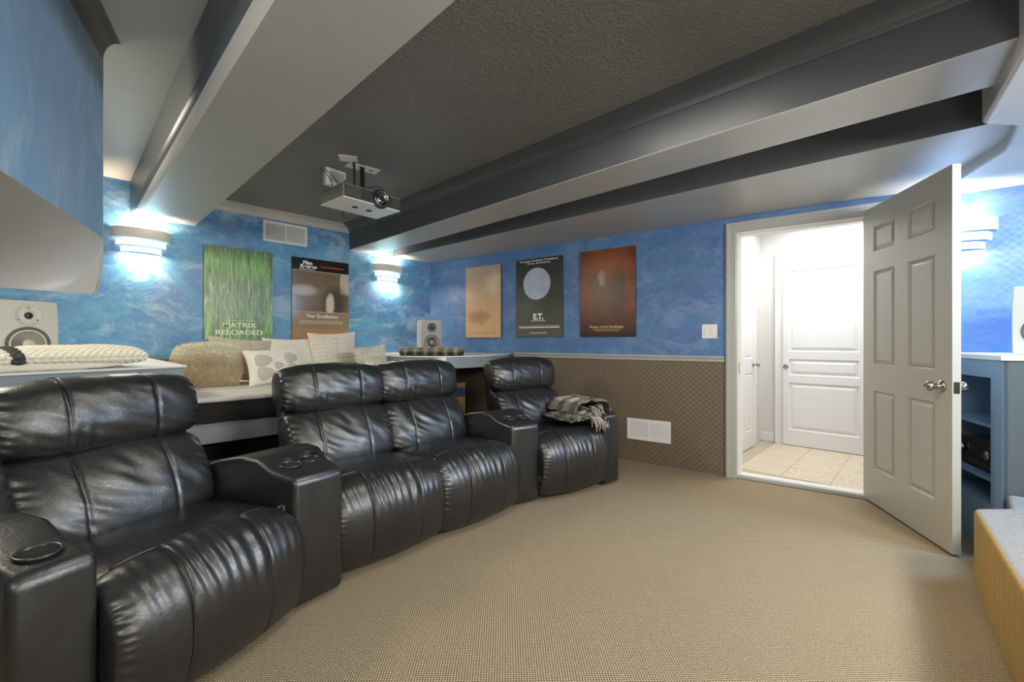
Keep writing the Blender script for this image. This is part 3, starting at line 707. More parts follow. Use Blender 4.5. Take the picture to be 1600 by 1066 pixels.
# ---------------------------------------------------------------- SPEAKERS
def speaker(loc, rz, w_, h_, d_, face, label, col2='cone', side=None):
    r = empty('bookshelf_speaker', loc, rz, label, 'speaker')
    # cabinet with gently bowed sides
    n = 10; prof = []
    for i in range(n+1):
        t = -1+2*i/n; prof.append((w_/2*(1-.05*t*t*(1 if t > 0 else .5)), h_*(i/n)))
    pl = [(x, z) for x, z in prof]+[(-x, z) for x, z in prof[::-1]]
    k = len(pl)
    c = MB(); c.add([(x, -d_/2, z) for x, z in pl]+[(x, d_/2, z) for x, z in pl], [tuple(range(k)), tuple(range(2*k-1, k-1, -1))]+[(i, i+k, (i+1) % k+k, (i+1) % k) for i in range(k)])
    o = c.build('cabinet', [face, side or face], r); bmfix(o)
    if side:
        for p in o.data.polygons:
            if p.normal.y > -.5: p.material_index = 1
    b = o.modifiers.new('b', 'BEVEL'); b.width = .004; b.segments = 2; b.limit_method = 'ANGLE'
    wz, tz = h_*.34, h_*.77; R1 = w_*.36; R2 = w_*.20
    m = MB(); m.T = Matrix.Translation((0, -d_/2, wz)); m.lathe([(R1, -.001), (R1, .004), (R1*.93, .006), (R1*.86, .003), (R1*.86, -.001)], 36, 'y'); m.build('woofer_ring', 'ring', r, smooth=True)
    m = MB(); m.T = Matrix.Translation((0, -d_/2, wz)); m.lathe([(R1*.87, .003), (R1*.80, .0045), (R1*.76, .003), (R1*.30, .0015), (R1*.28, .002), (R1*.2, .006), (R1*.06, .009), (.0005, .0095)], 36, 'y'); m.build('woofer_cone', col2, r, smooth=True)
    m = MB(); m.T = Matrix.Translation((0, -d_/2, tz)); m.lathe([(R2*1.1, -.001), (R2*1.1, .002), (R2*1.04, .003), (R2*1.02, .001), (R2*.42, .0015), (R2*.4, .003)], 30, 'y'); m.build('tweeter_plate', face if face != 'speaker_grey' else 'ring', r, smooth=True)
    m = MB(); m.T = Matrix.Translation((0, -d_/2, tz)); m.lathe([(R2*.38, .001), (R2*.33, .006), (R2*.2, .009), (.0005, .0105)], 24, 'y')
    for a in range(3):
        an = a*2*pi/3+pi/2; m.T = Matrix.Translation((R2*.85*cos(an), -d_/2, tz+R2*.85*sin(an))); m.lathe([(.004, .001), (.003, .003), (.0005, .003)], 8, 'y')
    m.build('tweeter_dome', 'black', r, smooth=True)
    return r
speaker((-.192, 3.694, CT), R(28.5), .262, .362, .26, 'speaker', 'pale bookshelf speaker behind the cream knit throw', 'speaker', 'black')
speaker((2.885, 4.10, CT), R(-22), .225, .375, .26, 'speaker_grey', 'small grey bookshelf speaker in the corner behind the striped fur throw', 'cone', 'speaker')
speaker((3.625, -.425, 1.0575), R(-97), .23, .36, .26, 'speaker', 'pale bookshelf speaker on the cabinet at far right')

# ---------------------------------------------------------------- SHELF CABINET at right (local x along its face)
sc = empty('shelf_cabinet', (3.33, -.25, 0), R(21), 'blue-grey open shelf cabinet behind the open door', 'cabinet')
LZ = .76; DP = .48
MB().prism([(-.012, .012), (LZ, .012), (LZ, -DP-.1), (.22, -DP-.1), (.0, -.25)], 1.03, 1.057).build('worktop', 'white', sc, bevel=.003)
f = MB(); f.box(0, .10, -.02, 0, 0, 1.03); f.box(.10, LZ, -.02, 0, .934, 1.03); f.box(.10, LZ, -.02, 0, 0, .26); f.build('face_frame', 'counter_blue', sc)
MB().prism([(0, -.001), (.02, -.02), (.02, -.25), (.23, -DP-.08), (.20, -DP-.08), (0, -.25)], .0, 1.03).build('side_panel', 'counter_dark', sc)
MB().box(.02, .64, -DP, -DP+.015, 0, 1.03).build('back_panel', 'counter_blue', sc)
MB().prism([(.735, -.02), (.745, -.02), (.645, -DP), (.635, -DP)], 0, 1.03).build('end_panel', 'counter_blue', sc)
for z in (.26, .39, .68): MB().prism([(.02, -.018), (.733, -.018), (.636, -DP+.016), (.02, -DP+.016)], z-.018, z).build('shelf', 'counter_blue', sc)
rv = empty('av_receiver', (.0, 0, 0), 0, 'black receiver with large knobs on cabinet shelf behind the door', 'receiver')
mw = Matrix.Translation((3.33, -.25, 0)) @ Matrix.Rotation(R(21), 4, 'Z') @ Matrix.Translation((.37, -.22, .392))
rv.location = mw.to_translation(); rv.rotation_euler = (0, 0, R(201))
M['bronze'] = plain('bronze_side', (.25, .19, .14), .3, .5)
MB().box(-.20, .20, -.15, .17, .012, .165).build('case', 'bronze', rv, bevel=.003)
MB().box(-.20, .20, -.158, -.149, .012, .165).build('front_panel', 'black', rv, bevel=.002)
for kx in (-.13, .13):
    m = MB(); m.T = Matrix.Translation((kx, -.158, .10)); m.lathe([(.026, 0), (.026, .018), (.022, .022), (.0005, .022)], 22, 'y'); m.build('knob', 'nickel', rv, smooth=True)
m = MB()
for k in range(6): m.box(-.08+k*.03, -.065+k*.03, -.161, -.157, .035, .045)
m.build('buttons', 'nickel', rv); MB().box(-.08, .07, -.1595, -.157, .075, .13).build('display', 'glass', rv)
m = MB()
for fx in (-.16, .16):
    for fy in (-.12, .13): m.box(fx-.015, fx+.015, fy-.015, fy+.015, 0, .013)
m.build('feet', 'black', rv)

# ---------------------------------------------------------------- PROJECTOR
pr = empty('projector', (1.487, 2.94, 2.075), R(4.5), 'dark grey ceiling projector with round lens on pole mount', 'projector')
PW, PD, PH = .45, .31, .096
MB().box(-PW/2, PW/2, -PD/2, PD/2, .004, PH).build('housing', 'proj', pr, bevel=.008, seg=3)
MB().box(-PW/2+.004, PW/2-.004, -PD/2+.004, PD/2-.004, 0, .006).build('underside', 'white', pr, bevel=.002)
MB().box(-PW/2+.008, PW/2-.004, -PD/2-.003, -PD/2+.002, .010, PH-.008).build('front_grille', 'proj_face', pr, bevel=.002)
for x0, x1 in ((-.215, -.10), (.145, .212)):
    for k in range(6):
        MB().box(x0, x1, -PD/2-.009, -PD/2-.002, .020+k*.012, .0255+k*.012).build('vent_fin', 'proj_fin', pr)
m = MB(); m.T = Matrix.Translation((.055, -PD/2, .050)); m.lathe([(0.0672, -.01), (0.0650, .010), (0.0582, .014), (0.0560, .008)], 36, 'y'); m.build('lens_hood', 'black', pr, smooth=True)
m = MB(); m.T = Matrix.Translation((.055, -PD/2, .050)); m.lathe([(0.0538, .008), (0.0538, .018), (0.0493, .019), (0.0470, .016), (0.0470, .010)], 36, 'y'); m.build('lens_ring', 'nickel', pr, smooth=True)
m = MB(); m.T = Matrix.Translation((.055, -PD/2, .050)); m.lathe([(0.0470, .010), (0.0381, .006), (0.0291, .010), (0.0168, .0135), (0.0006, .0145)], 30, 'y'); m.build('lens', 'glass', pr, smooth=True)
for x in (-.05, .06):
    m = MB(); m.T = Matrix.Translation((x, .0, .0)); m.lathe([(.022, -.003), (.022, .0), (.014, .0), (.012, -.004), (.0005, -.004)], 20, 'z'); m.build('foot', 'black', pr, smooth=True)
MB().box(-PW/2-.002, -PW/2+.001, -.09, .02, .02, .075).build('side_cover', 'proj', pr, bevel=.002)
m = MB(); m.box(-.06, .05, -.02, .14, PH, PH+.012); m.box(-.10, -.06, .0, .05, PH, PH+.05); m.tube([(-.04, .02, PH), (-.045, .02, .326)], .008, 8); m.tube([(.035, .04, PH), (.05, .07, .326)], .017, 10)
m.tube([(-.09, .03, PH), (-.10, .05, PH+.09)], .006, 6); m.build('mount', 'black', pr)
m = MB(); m.T = Matrix.Translation((-.10, 0.0, .324)) @ Matrix.Rotation(R(-35), 4, 'Z'); m.box(-.06, .06, -.05, .05, 0, .005); m.T = Matrix.Translation((.075, .085, .324)) @ Matrix.Rotation(R(-10), 4, 'Z'); m.box(-.13, .10, -.06, .04, 0, .005)
m.build('ceiling_plate', 'platewhite', pr)
m = MB()
for x in (-.02, .04, .12): m.box(x-.012+.0, x+.012, .055, .075, .322, .3245)
m.build('plate_slot', 'black', pr)
m = MB(); m.tube([tuple(p) for p in catmull([(-.02, .1, PH), (.04, .02, PH+.06), (.10, -.06, PH+.075), (.13, -.1, PH+.03), (.12, -.11, PH)], 18, False)], .003, 6)
m.tube([tuple(p) for p in catmull([(-.14, .12, PH), (-.16, .11, PH+.06), (-.18, .13, PH+.12), (-.22, .16, PH+.17)], 14, False)], .003, 6)
m.tube([tuple(p) for p in catmull([(-.12, .1, PH), (-.13, .09, PH+.07), (-.17, .10, PH+.12), (-.215, .14, PH+.17)], 14, False)], .003, 6)
m.tube([tuple(p) for p in catmull([(-.05, .155, .02), (-.04, .17, -.03), (.0, .175, -.035), (.02, .155, .01)], 12, False)], .003, 6)
m.build('cable', 'black', pr, smooth=True)
ob = empty('outlet_box', (1.425, 3.215, 2.405), R(5), 'white surface outlet box on the ceiling behind the projector', 'outlet box')
MB().box(-.09, .07, -.022, .022, -.125, 0).build('cover', 'white', ob, bevel=.004)
MB().box(-.06, .05, -.024, -.021, -.10, -.02).build('socket_plate', 'grey', ob)

# ---------------------------------------------------------------- RECLINERS
WR = .62
def seat_dis(x, u, s, y, z):
    d = .004*ns(x*9, y*9, 1)+.002*ns(x*26, y*26, 3)
    if abs(u) > .8: d += .004*smooth(.8, .97, abs(u))*sin(y*170+3*ns(y*10, x*4))
    return d
def seam(x, xs, wd=.006, dep=.006): return -dep*exp(-((x-xs)/wd)**2)
SX = .135
def foot_dis(x, u, s, y, z):
    d = seam(x, -SX)+seam(x, SX)
    ph = x*2*pi/.040+4.5*ns(x*5, z*3, 2)+2.2*ns(x*13, z*8, 5)
    win = smooth(.20, .38, z)*(1-smooth(.44, .47, z)) if y < .09 else 0
    wx = 1-smooth(.7, .95, abs(u))
    amp = .0036*win*(.35+1.0*abs(ns(x*6, z*3, 9))*1.6)*(1 if abs(x) < SX else .45)
    d += amp*sin(ph)*wx
    d += .005*ns(x*5, z*5, 4)
    e = smooth(.80, .96, abs(u)); d += e*.0050*sin(z*210+4*ns(z*14, y*9, 1)+x*40)*(.4+abs(ns(z*9, 3)))
    if y < .1: d += .010*smooth(.1, .3, z)*(1-min(1, abs(x)/SX)**2) if abs(x) < SX else 0
    return d
def head_dis(x, u, s, y, z):
    d = seam(x, -SX-.01)+seam(x, SX+.005)
    d += .005*ns(x*5, z*8, 6)+.0028*ns(x*16+2*z*10, z*22, 2)
    f = smooth(.70, .74, z)*(1-smooth(.74, .86, z))
    d += f*.0040*sin(x*120+3*ns(x*8, z*8, 8))*abs(ns(x*5, 2, 1))*2
    e = smooth(.78, .96, abs(u)); d += e*.0038*sin(z*170+4*ns(z*10, y*9, 4)+x*60)*(.4+abs(ns(z*8, 7)))
    return d
def back_dis(x, u, s, y, z):
    d = seam(x, -SX-.01)+seam(x, SX+.005)
    d += .010*ns(x*5, z*5, 12)+.005*ns((x+z)*13, (x-z)*5, 7)
    d += .0035*sin((x*.8+z*1.1)*90+4*ns(x*6, z*6, 2))*max(0, ns(x*4+3, z*4, 3))*2
    e = smooth(.76, .96, abs(u)); d += e*.0042*sin(z*150+x*70+4*ns(z*10, y*9, 4))*(.4+abs(ns(z*7, 5)))
    return d
def make_recliner(label):
    r = empty('theater_recliner', (0, 0, 0), 0, label, 'recliner', 'black leather theater recliners')
    pad('seat', [(.06, .405), (.10, .442), (.25, .444), (.45, .430), (.62, .418), (.66, .38), (.60, .32), (.3, .31), (.09, .32)], WR-.01, 'leather', r, nu=60, nsn=80, r=.03, crown=.016, disp=seat_dis)
    pad('footrest', [(.13, .425), (.095, .455), (.04, .452), (-.025, .415), (-.070, .345), (-.085, .26), (-.075, .16), (-.045, .075), (.0, .035), (.05, .035), (.09, .10), (.11, .25), (.12, .40)], WR+.02, 'leather', r, nu=150, nsn=150, r=.07, p=4, crown=.012, disp=foot_dis, pipes=[])
    pad('headrest', [(.60, .735), (.585, .80), (.595, .88), (.63, .95), (.69, .982), (.76, .975), (.815, .93), (.825, .84), (.80, .75), (.74, .715), (.66, .705)], WR+.03, 'leather', r, nu=110, nsn=110, r=.065, p=3.6, crown=.008, disp=head_dis)
    pad('backrest', [(.46, .43), (.465, .51), (.510, .61), (.56, .68), (.60, .715), (.66, .725), (.74, .70), (.76, .60), (.70, .50), (.62, .42), (.52, .41)], WR+.005, 'leather', r, nu=110, nsn=110, r=.06, p=4, crown=.012, disp=back_dis)
    sh = MB(); sh.prismx([(.60, .10), (.66, .10), (.78, .50), (.86, .86), (.83, .93), (.78, .93), (.72, .7), (.60, .40)], -WR/2+.02, WR/2-.02)
    sh.build('back_shell', 'leather', r, bevel=.02, seg=3)
    MB().box(-WR/2+.03, WR/2-.03, .10, .66, .03, .35).build('frame', 'black', r)
    for nm, pts, sx in (('footrest', [( .10, .468), (.045, .471), (-.030, .436), (-.079, .358), (-.0965, .262), (-.085, .155), (-.052, .064)], SX),
                        ('backrest', [(.463, .50), (.490, .58), (.535, .655), (.572, .70)], SX+.005),
                        ('headrest', [(.588, .745), (.575, .80), (.585, .885), (.623, .958), (.69, .992), (.76, .984)], SX+.005)):
        ch = [c for c in r.children if c.name.startswith(nm)][-1]
        for sg in (-1, 1):
            t = MB(); cp = catmull(pts, 26, False); t.tube([(sg*sx+.001*sin(i*.7), p.x+.006, p.y) for i, p in enumerate(cp)], .0022, 6); t.build('piping', 'leather_pipe', ch, smooth=True)
    t = MB(); t.tube([(x, .098, .4665-.035*abs(x/.3)**6) for x in [-.26+.02*i for i in range(27)]], .003, 6); t.build('piping', 'leather_pipe', [c for c in r.children if c.name.startswith('seat')][-1], smooth=True)
    return r
# console / arm bodies.  stations along depth with (d, x_left, x_right, height)
def arm_body(name, stations, parent, cups, bev=.026):
    m = MB(); n = len(stations); zb = .02
    for d, xl, xr, h in stations: m.v += [(xl, d, zb), (xr, d, zb), (xr, d, h), (xl, d, h)]
    for i in range(n-1):
        a = i*4; b = a+4
        for q in range(4): m.f.append((a+q, a+(q+1) % 4, b+(q+1) % 4, b+q)); m.mi.append(0)
    m.f += [(3, 2, 1, 0), tuple((n-1)*4+q for q in range(4))]; m.mi += [0, 0]
    o = m.build(name, 'leather', parent); bmfix(o)
    bv = o.modifiers.new('b', 'BEVEL'); bv.width = bev; bv.segments = 5; bv.limit_method = 'ANGLE'; bv.angle_limit = R(40)
    cutters = []
    for (cx, cy, cz, cr_) in cups:
        c = MB(); c.T = Matrix.Translation((cx, cy, 0)); c.lathe([(cr_, cz-.07), (cr_, cz+.08)], 40); co = c.build('cut', 'black'); bmfix(co)
        if parent: co.parent = parent
        b = o.modifiers.new('c', 'BOOLEAN'); b.operation = 'DIFFERENCE'; b.object = co; b.solver = 'EXACT'; cutters.append(co)
    bpy.context.view_layer.update(); bake(o)
    for p in o.data.polygons: p.use_smooth = True
    try: o.data.set_sharp_from_angle(angle=R(42))
    except Exception: pass
    for c in cutters: bpy.data.objects.remove(c)
    for (cx, cy, cz, cr_) in cups:
        c = MB(); c.T = Matrix.Translation((cx, cy, cz)) @ Matrix.Rotation(R(3.5), 4, 'X')
        c.lathe([(cr_+.003, -.001), (cr_+.004, .004), (cr_, .007), (cr_-.004, .004), (cr_-.005, -.004)], 40)
        cu = c.build('cup_holder', 'leather_pipe', parent, smooth=True)
        c = MB(); c.T = Matrix.Translation((cx, cy, cz)); c.lathe([(cr_-.003, .002), (cr_-.005, -.06), (.0005, -.061)], 36); c.build('cup_liner', 'dark', parent, smooth=True)
    return o
r1_ = make_recliner('black leather theater recliner at far left, nearest of the four')
seats = [((.375, 1.762), 22), ((1.180, 2.015), 0), ((1.792, 2.015), 0), ((2.628, 1.915), -13)]
labs = [None, 'black leather theater recliner right of the first double cup console', 'black leather theater recliner in the middle, left of the second cup console', 'black leather theater recliner with plaid throw on its right arm, farthest of the four']
RC = [r1_]
for i in (1, 2, 3): RC.append(dup(r1_, (seats[i][0][0], seats[i][0][1], 0), R(seats[i][1]), label=labs[i]))
r1_.location = (*seats[0][0], 0); r1_.rotation_euler = (0, 0, R(22)); r1_.scale = (1.05, 1, 1)
# left arm of the first seat, in its own frame but a part of the recliner
r1_.scale = (1, 1, 1)
h_arm = [(0, .545), (.03, .560), (.16, .575), (.26, .612), (.38, .612), (.52, .585), (.60, .57)]
arm_body('armrest', [(d, -.50, -.325, h) for d, h in h_arm], r1_, [(-.4125, .10, .571, .045)])
arm_body('armrest', [(d, .302, .462, h+(.0)) for d, h in [(-.02, .545), (.02, .56), (.16, .575), (.3, .60), (.5, .59), (.58, .57)]], RC[3], [])
def console(pts, label, cups):
    # pts: front-left, front-right, back-right, back-left in world; local frame on the front-left corner
    fl, frr, br, bl = [Vector(p) for p in pts]
    ang = math.atan2((frr-fl).y, (frr-fl).x); r = empty('cup_console', (fl.x, fl.y, 0), ang, label, 'console', 'cup holder consoles')
    inv = Matrix.Rotation(-ang, 2)
    a, b, c, d = [inv @ (p-fl) for p in (fl, frr, br, bl)]
    st = []
    for t, h in ((0, .545), (.05, .560), (.27, .578), (.42, .618), (.62, .615), (.85, .592), (1, .57)):
        L = a.lerp(d, t); Rr = b.lerp(c, t); y = (L.y+Rr.y)/2
        st.append((L, Rr, h))
    m = MB(); n = len(st)
    # arm_body wants straight stations; here each station is a slanted cross line
    for L, Rr, h in st: m.v += [(L.x, L.y, .02), (Rr.x, Rr.y, .02), (Rr.x, Rr.y, h), (L.x, L.y, h)]
    for i in range(n-1):
        k = i*4
        for q in range(4): m.f.append((k+q, k+(q+1) % 4, k+4+(q+1) % 4, k+4+q)); m.mi.append(0)
    m.f += [(3, 2, 1, 0), tuple((n-1)*4+q for q in range(4))]; m.mi += [0, 0]
    o = m.build('console_body', 'leather', r); bmfix(o)
    bv = o.modifiers.new('b', 'BEVEL'); bv.width = .024; bv.segments = 5; bv.limit_method = 'ANGLE'; bv.angle_limit = R(40)
    cut = []
    for (cx, cy, cz) in cups:
        q = MB(); p = inv @ (Vector((cx, cy))-fl); q.T = Matrix.Translation((p.x, p.y, 0)); q.lathe([(.044, cz-.07), (.044, cz+.08)], 40); co = q.build('cut', 'black', r); bmfix(co)
        b_ = o.modifiers.new('c', 'BOOLEAN'); b_.operation = 'DIFFERENCE'; b_.object = co; b_.solver = 'EXACT'; cut.append((co, p, cz))
    bpy.context.view_layer.update(); bake(o)
    for p in o.data.polygons: p.use_smooth = True
    try: o.data.set_sharp_from_angle(angle=R(42))
    except Exception: pass
    for co, p, cz in cut:
        bpy.data.objects.remove(co)
        q = MB(); q.T = Matrix.Translation((p.x, p.y, cz)) @ Matrix.Rotation(R(5), 4, 'X'); q.lathe([(.047, -.001), (.048, .004), (.044, .007), (.040, .004), (.039, -.004)], 40); q.build('cup_holder', 'leather_pipe', r, smooth=True)
        q = MB(); q.T = Matrix.Translation((p.x, p.y, cz)); q.lathe([(.041, .002), (.039, -.06), (.0005, -.061)], 36); q.build('cup_liner', 'dark', r, smooth=True)
    return r
console([(.668, 1.890), (.888, 1.925), (.872, 2.50), (.455, 2.40)], 'black leather wedge console with two cup holders beside the nearest recliner', [(.705, 2.055, .580), (.800, 2.095, .580)])
console([(2.110, 2.045), (2.325, 1.985), (2.49, 2.52), (2.105, 2.58)], 'black leather wedge console with two cup holders left of the farthest recliner', [(2.205, 2.165, .580), (2.305, 2.135, .580)])

# ---------------------------------------------------------------- THROWS AND CUSHIONS
def fur(o, n, length, width, mat, parent, seed=1, tint=None, droop=.3, name='fur', sel=None):
    random.seed(seed); me = o.data; polys = [p for p in me.polygons if sel is None or sel(p)]
    cum = []; a = 0
    for p in polys: a += p.area; cum.append(a)
    import bisect
    mb = MB()
    for _ in range(n):
        p = polys[min(bisect.bisect(cum, random.random()*a), len(polys)-1)]
        vs = [me.vertices[i].co for i in p.vertices]; w_ = [random.random() for _ in vs]; sw_ = sum(w_)
        c = sum((v*q for v, q in zip(vs, w_)), Vector())/sw_
        nr = p.normal; d = (nr+Vector((random.gauss(0, .35), random.gauss(0, .35), random.gauss(0, .35)-droop))).normalized()
        sd = d.cross(Vector((random.gauss(0, 1), random.gauss(0, 1), random.gauss(0, 1)))).normalized()*width
        L = length*random.uniform(.6, 1.15); mid = c+d*L*.55; d2 = (d+Vector((0, 0, -.35))+Vector((random.gauss(0, .2), random.gauss(0, .2), random.gauss(0, .2)))).normalized(); tip = mid+d2*L*.45
        k = len(mb.v); mb.v += [tuple(c-sd), tuple(c+sd), tuple(mid+sd*.7), tuple(mid-sd*.7), tuple(tip)]
        mb.f += [(k, k+1, k+2, k+3), (k+3, k+2, k+4)]; mb.mi += [0, 0]
    f = mb.build(name, mat, parent, smooth=True); f['kind'] = 'stuff'; return f
def cushion(name, loc, rot, w_, h_, t_, mat, label, disp=None, nx=44, nz_=44, group='scatter cushions on the daybed', pinch=.09):
    r = empty(name, loc, 0, label, 'cushion', group); r.rotation_euler = rot
    m = MB()
    for sgn in (-1, 1):
        base = len(m.v)
        for j in range(nz_+1):
            for i in range(nx+1):
                a = -1+2*i/nx; b = -1+2*j/nz_
                x = a*w_/2*(1-pinch*(1-b*b)); z = h_/2+b*h_/2*(1-pinch*(1-a*a))
                e = max(0, (1-a**4))**.55*max(0, (1-b**4))**.55*(.62+.38*(1-a*a)*(1-b*b))
                y = sgn*t_/2*e
                if disp: y += sgn*disp(x, z, a, b)*min(1, e*2.5)
                m.v.append((x, y, z))
        for j in range(nz_):
            for i in range(nx):
                q = base+j*(nx+1)+i; m.f.append((q, q+1, q+nx+2, q+nx+1) if sgn < 0 else (q+nx+1, q+nx+2, q+1, q)); m.mi.append(0)
    o = m.build('cover', mat, r, smooth=True)
    return r, o
def ribs(fz, fx, amp):
    def d(x, z, a, b):
        sg = sin(z*2*pi/fz+1.1*sin(int((x+9)/fx)*2.3)+ns(x*6, z*6)*1.5)
        return amp*abs(sg)**.6+.003*ns(x*20, z*20)-amp*.6*exp(-(((x+9) % fx-fx/2)/.006)**2)
    return d
def fur_color(name, lo, hi, tip):
    m, nt, b = newmat(name); b.inputs['Roughness'].default_value = .9
    v = coords(nt); n = nz(nt, v, 7, 4); sp = N(nt, 'ShaderNodeSeparateXYZ'); nt.links.new(v, sp.inputs[0])
    c = mix(nt, n, lo, hi)
    f = math_(nt, 'MULTIPLY_ADD', nz(nt, v, 3, 3), .12, sp.outputs[2])
    nt.links.new(mix(nt, ramp(nt, f, [(.20, 0), (.30, 1)]), c, tip), b.inputs['Base Color']); return m
M['fur_tan'] = fur_color('sheepskin', (.56, .42, .25), (.80, .68, .48), (.90, .86, .72))
tilt = R(-16)
# fur cushion
r_, o_ = cushion('fur_cushion', (.745, 3.86, ST+.012), (tilt, 0, R(-14)), .37, .29, .16, 'fur_tan', 'tan and cream sheepskin cushion at the left end of the daybed', nx=30, nz_=30, pinch=-.16)
fur(o_, 26000, .030, .0011, 'fur_tan', r_, 3)
cushion('ribbed_cushion', (1.01, 4.06, ST+.004), (R(-12), R(5), R(4)), .48, .37, .15, 'beige', 'beige ruched cushion under the green poster, right of the fur cushion', ribs(.086, .12, .020), 60, 90)
cushion('plain_cushion', (1.52, 4.30, ST+.004), (R(-14), 0, R(6)), .52, .375, .17, 'cream', 'plain cream cushion behind the appliqued one, middle of the daybed')
r_, o_ = cushion('applique_cushion', (1.19, 3.70, ST+.004), (R(-24), R(-3), R(2)), .43, .30, .13, 'cream', 'cream cushion with round felt applique, in front of the plain one', lambda x, z, a, b: .002*ns(x*14, z*14))
def on_cushion(a, b, t_=.13, w_=.43, h_=.30):
    e = max(0, 1-a**4)**.55*max(0, 1-b**4)**.55*(.62+.38*(1-a*a)*(1-b*b)); return -t_/2*e-.003
for (cx, cz, rr) in ((-.10, .185, .050), (-.10, .078, .05), (.10, .19, .046), (.11, .09, .05), (.0, .13, .03)):
    m = MB(); n = 22; vs = []; fs = []
    for ring, q in enumerate((0, .5, .85, 1)):
        for k in range(n):
            a_ = 2*pi*k/n; rad = rr*q*(1+.12*cos(3*a_)); x = cx+rad*cos(a_)*1.15; z = cz+rad*sin(a_)
            vs.append((x, on_cushion(x/.215, (z-.15)/.15)-(.004 if ring < 3 else -.003), z))
    for g in range(3):
        for k in range(n): fs.append((g*n+k, g*n+(k+1) % n, (g+1)*n+(k+1) % n, (g+1)*n+k))
    m.add(vs, fs); m.build('applique', 'applique', r_, smooth=True)
cushion('ruched_cushion', (1.865, 4.22, ST+.004), (R(-10), R(-2), R(-8)), .46, .43, .15, 'pale', 'pale ruched cushion left of the shaggy one on the daybed', ribs(.078, .115, .019), 60, 90)
r_, o_ = cushion('shaggy_cushion', (2.03, 3.76, ST+.004), (R(-14), R(-7), R(-14)), .29, .29, .11, 'cream', 'small shaggy cream cushion at the right end of the daybed', lambda x, z, a, b: .012*abs(ns(x*34, z*34))+.008*ns(x*12, z*12), 70, 50)
fur(o_, 9000, .018, .0016, 'cream', r_, 5)

# cream chunky knit throw, folded, on the left counter
kn_ = empty('knit_throw', (-.075, 2.985, CT), R(18), 'folded cream chunky knit throw with one dark stripe on left counter', 'throw')
def knit(x, u, s, y, z):
    f = 2*pi/.030; row = s*46
    return .0095*abs(sin(x*f/2+(pi/2 if int(row) % 2 else 0)))*abs(sin(row*pi))**.7+.006*ns(x*5, y*5)
def knit_layer(z0, h, y0, y1, x0, x1, nm, mat, dis=knit, bulge=.0):
    o = pad(nm, [(y0, z0+h*.5), (y0+.02, z0+h*.92), (y0+.10, z0+h+bulge), ((y0+y1)/2, z0+h+bulge*1.2), (y1-.05, z0+h*.95), (y1, z0+h*.5), (y1-.03, z0+.002), ((y0+y1)/2, z0), (y0+.03, z0)], x1-x0, mat, kn_, nu=150, nsn=300, r=h*.45, p=5, crown=.006, disp=dis)
    o.location.x = (x0+x1)/2; return o
knit_layer(.004, .034, -.04, .32, -.40, .30, 'lower_fold', 'knit', lambda *a: .003*ns(a[0]*20, a[3]*20))
knit_layer(.034, .048, -.05, .34, -.06, .41, 'top_fold', 'knit', bulge=.02)
knit_layer(.034, .046, -.048, .34, -.34, -.095, 'top_fold', 'knit', bulge=.016)
knit_layer(.034, .046, -.05, .34, -.10, -.055, 'dark_stripe', 'knit_dark', bulge=.018)

# striped fur throw on the corner counter
fm, nt, b = newmat('striped_fur'); b.inputs['Roughness'].default_value = .9
v = coords(nt); sp = N(nt, 'ShaderNodeSeparateXYZ'); nt.links.new(v, sp.inputs[0])
pp = math_(nt, 'PINGPONG', sp.outputs[0], .048)
cc = ramp(nt, math_(nt, 'MULTIPLY', pp, 1/.048), [(.15, (.035, .032, .012)), (.6, (.16, .14, .07)), (.9, (.50, .44, .32))])
lo = ramp(nt, sp.outputs[2], [(.028, (.05, .05, .02)), (.06, (.60, .54, .42))])
nt.links.new(mix(nt, .55, cc, lo), b.inputs['Base Color']); M['fur_stripe'] = fm
ft = empty('striped_throw', (2.50, 3.50, CT), R(-46), 'folded dark striped faux fur throw on the corner counter', 'throw')
o_ = pad('folded_fur', [(-.10, .03), (-.085, .055), (0, .06), (.085, .055), (.10, .03), (.085, .006), (0, .004), (-.085, .006)], .58, 'fur_stripe', ft, nu=60, nsn=40, r=.02, crown=.002, disp=lambda x, u, s, y, z: .007*abs(sin(x*pi/.096)))
fur(o_, 14000, .020, .0012, 'fur_stripe', ft, 9)

# plaid throw over the right arm of the farthest recliner
pm, nt, b = newmat('plaid_wool'); b.inputs['Roughness'].default_value = .95
v = coords(nt, kind='UV'); sp = N(nt, 'ShaderNodeSeparateXYZ'); nt.links.new(v, sp.inputs[0])
ax = math_(nt, 'GREATER_THAN', math_(nt, 'FRACT', math_(nt, 'MULTIPLY', sp.outputs[0], 2.6)), .5)
ay = math_(nt, 'GREATER_THAN', math_(nt, 'FRACT', math_(nt, 'MULTIPLY', sp.outputs[1], 2.2)), .45)
sm = math_(nt, 'MULTIPLY', math_(nt, 'ADD', ax, ay), .5)
n = nz(nt, coords(nt), 160, 3, .8); c = ramp(nt, sm, [(0, (.035, .032, .028)), (.5, (.17, .155, .12)), (1, (.62, .58, .48))], 'LINEAR')
nt.links.new(mix(nt, ramp(nt, n, [(.5, 0), (.62, .6)]), c, (.55, .52, .42)), b.inputs['Base Color']); bump(nt, b, n, .6, .004); M['plaid'] = pm
M['fringe'] = plain('fringe_wool', (.42, .37, .33), .95)
pt_ = empty('plaid_throw', (RC[3].location.x, RC[3].location.y, 0), R(-13), 'grey plaid fringed throw draped over the arm of the farthest recliner', 'throw')
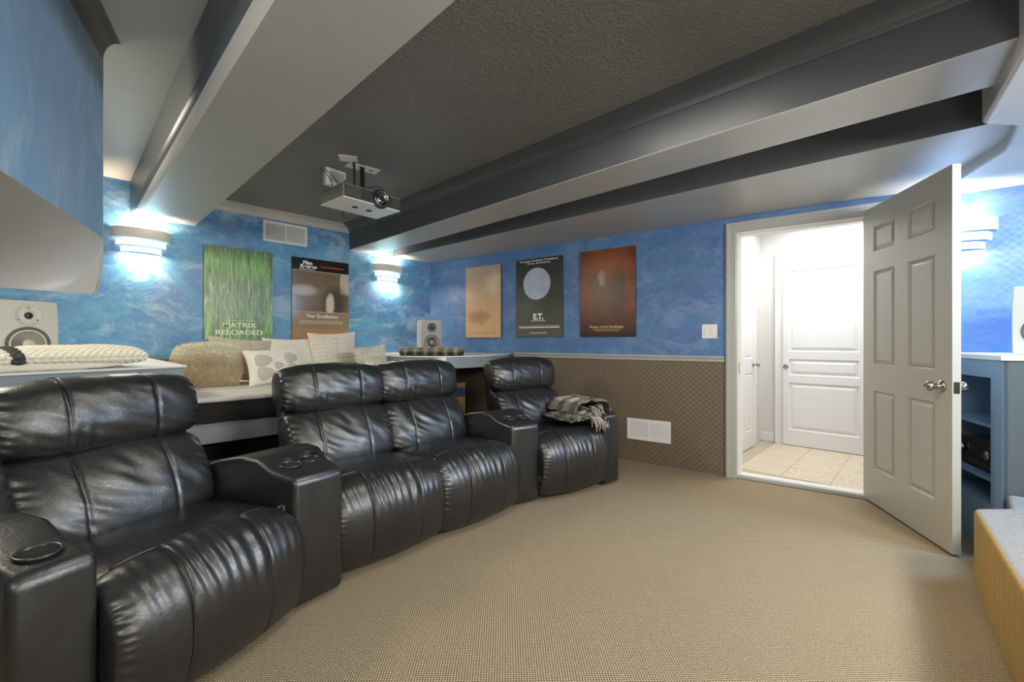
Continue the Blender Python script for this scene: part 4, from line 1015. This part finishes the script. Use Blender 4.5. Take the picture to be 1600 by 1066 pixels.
def sheet(path, y0, y1, nm, seed, th=.012, lift=.0, nU=60, nV=40):
    P = catmull(path, nU+1, False); m = MB(); uv = []
    for i, p in enumerate(P):
        for j in range(nV+1):
            t = j/nV; y = y0+(y1-y0)*t+.02*ns(i*.12, seed)
            d = .014*ns(i*.13, t*5, seed)+.006*ns(i*.4, t*14, seed)
            m.v.append((p.x+d*.5+.05*t*(.5), y, p.y+d+lift)); uv.append((i/nU, t))
    for i in range(nU):
        for j in range(nV):
            a = i*(nV+1)+j; m.f.append((a, a+nV+1, a+nV+2, a+1)); m.mi.append(0)
    o = m.build(nm, 'plaid', pt_, smooth=True); bmfix(o)
    ul = o.data.uv_layers.new(name='uv')
    for lp in o.data.loops: ul.data[lp.index].uv = uv[lp.vertex_index]
    s_ = o.modifiers.new('s', 'SOLIDIFY'); s_.thickness = th; s_.offset = 1
    return o
sheet([(.02, .51), (.10, .515), (.18, .518), (.26, .53), (.295, .56)], .06, .42, 'under_fold', 4, .014)
sheet([(.04, .53), (.13, .535), (.22, .55), (.28, .585)], .05, .40, 'under_fold', 8, .014)
sheet([(.10, .56), (.13, .61), (.20, .645), (.29, .65), (.38, .64), (.47, .62), (.485, .56)], .10, .46, 'top_fold', 2, .016)
random.seed(11); fg = MB()
for k in range(46):
    x = random.uniform(.20, .34); z = .60+random.uniform(-.06, .03) if k % 2 else .545
    y = .09 if k % 2 else .05
    L = random.uniform(.07, .12); p0 = Vector((x, y, z)); p1 = p0+Vector((random.uniform(-.01, .012), -.035, -.01)); p2 = p1+Vector((random.uniform(-.02, .02), -random.uniform(.03, .06), -L*.8))
    fg.tube([tuple(p0), tuple(p1), tuple(p1.lerp(p2, .5)+Vector((0, -.006, .006))), tuple(p2)], [.004, .0035, .003, .0025], 5)
fg.build('fringe', 'fringe', pt_, smooth=True)

for o in bpy.data.objects:                 # tiny pieces too small to pick apart
    if o.name.split('.')[0] in ('small_print', 'red_line', 'buttons', 'feet', 'plate_slot', 'cable', 'tweeter_dome', 'fringe'): o['kind'] = 'stuff'
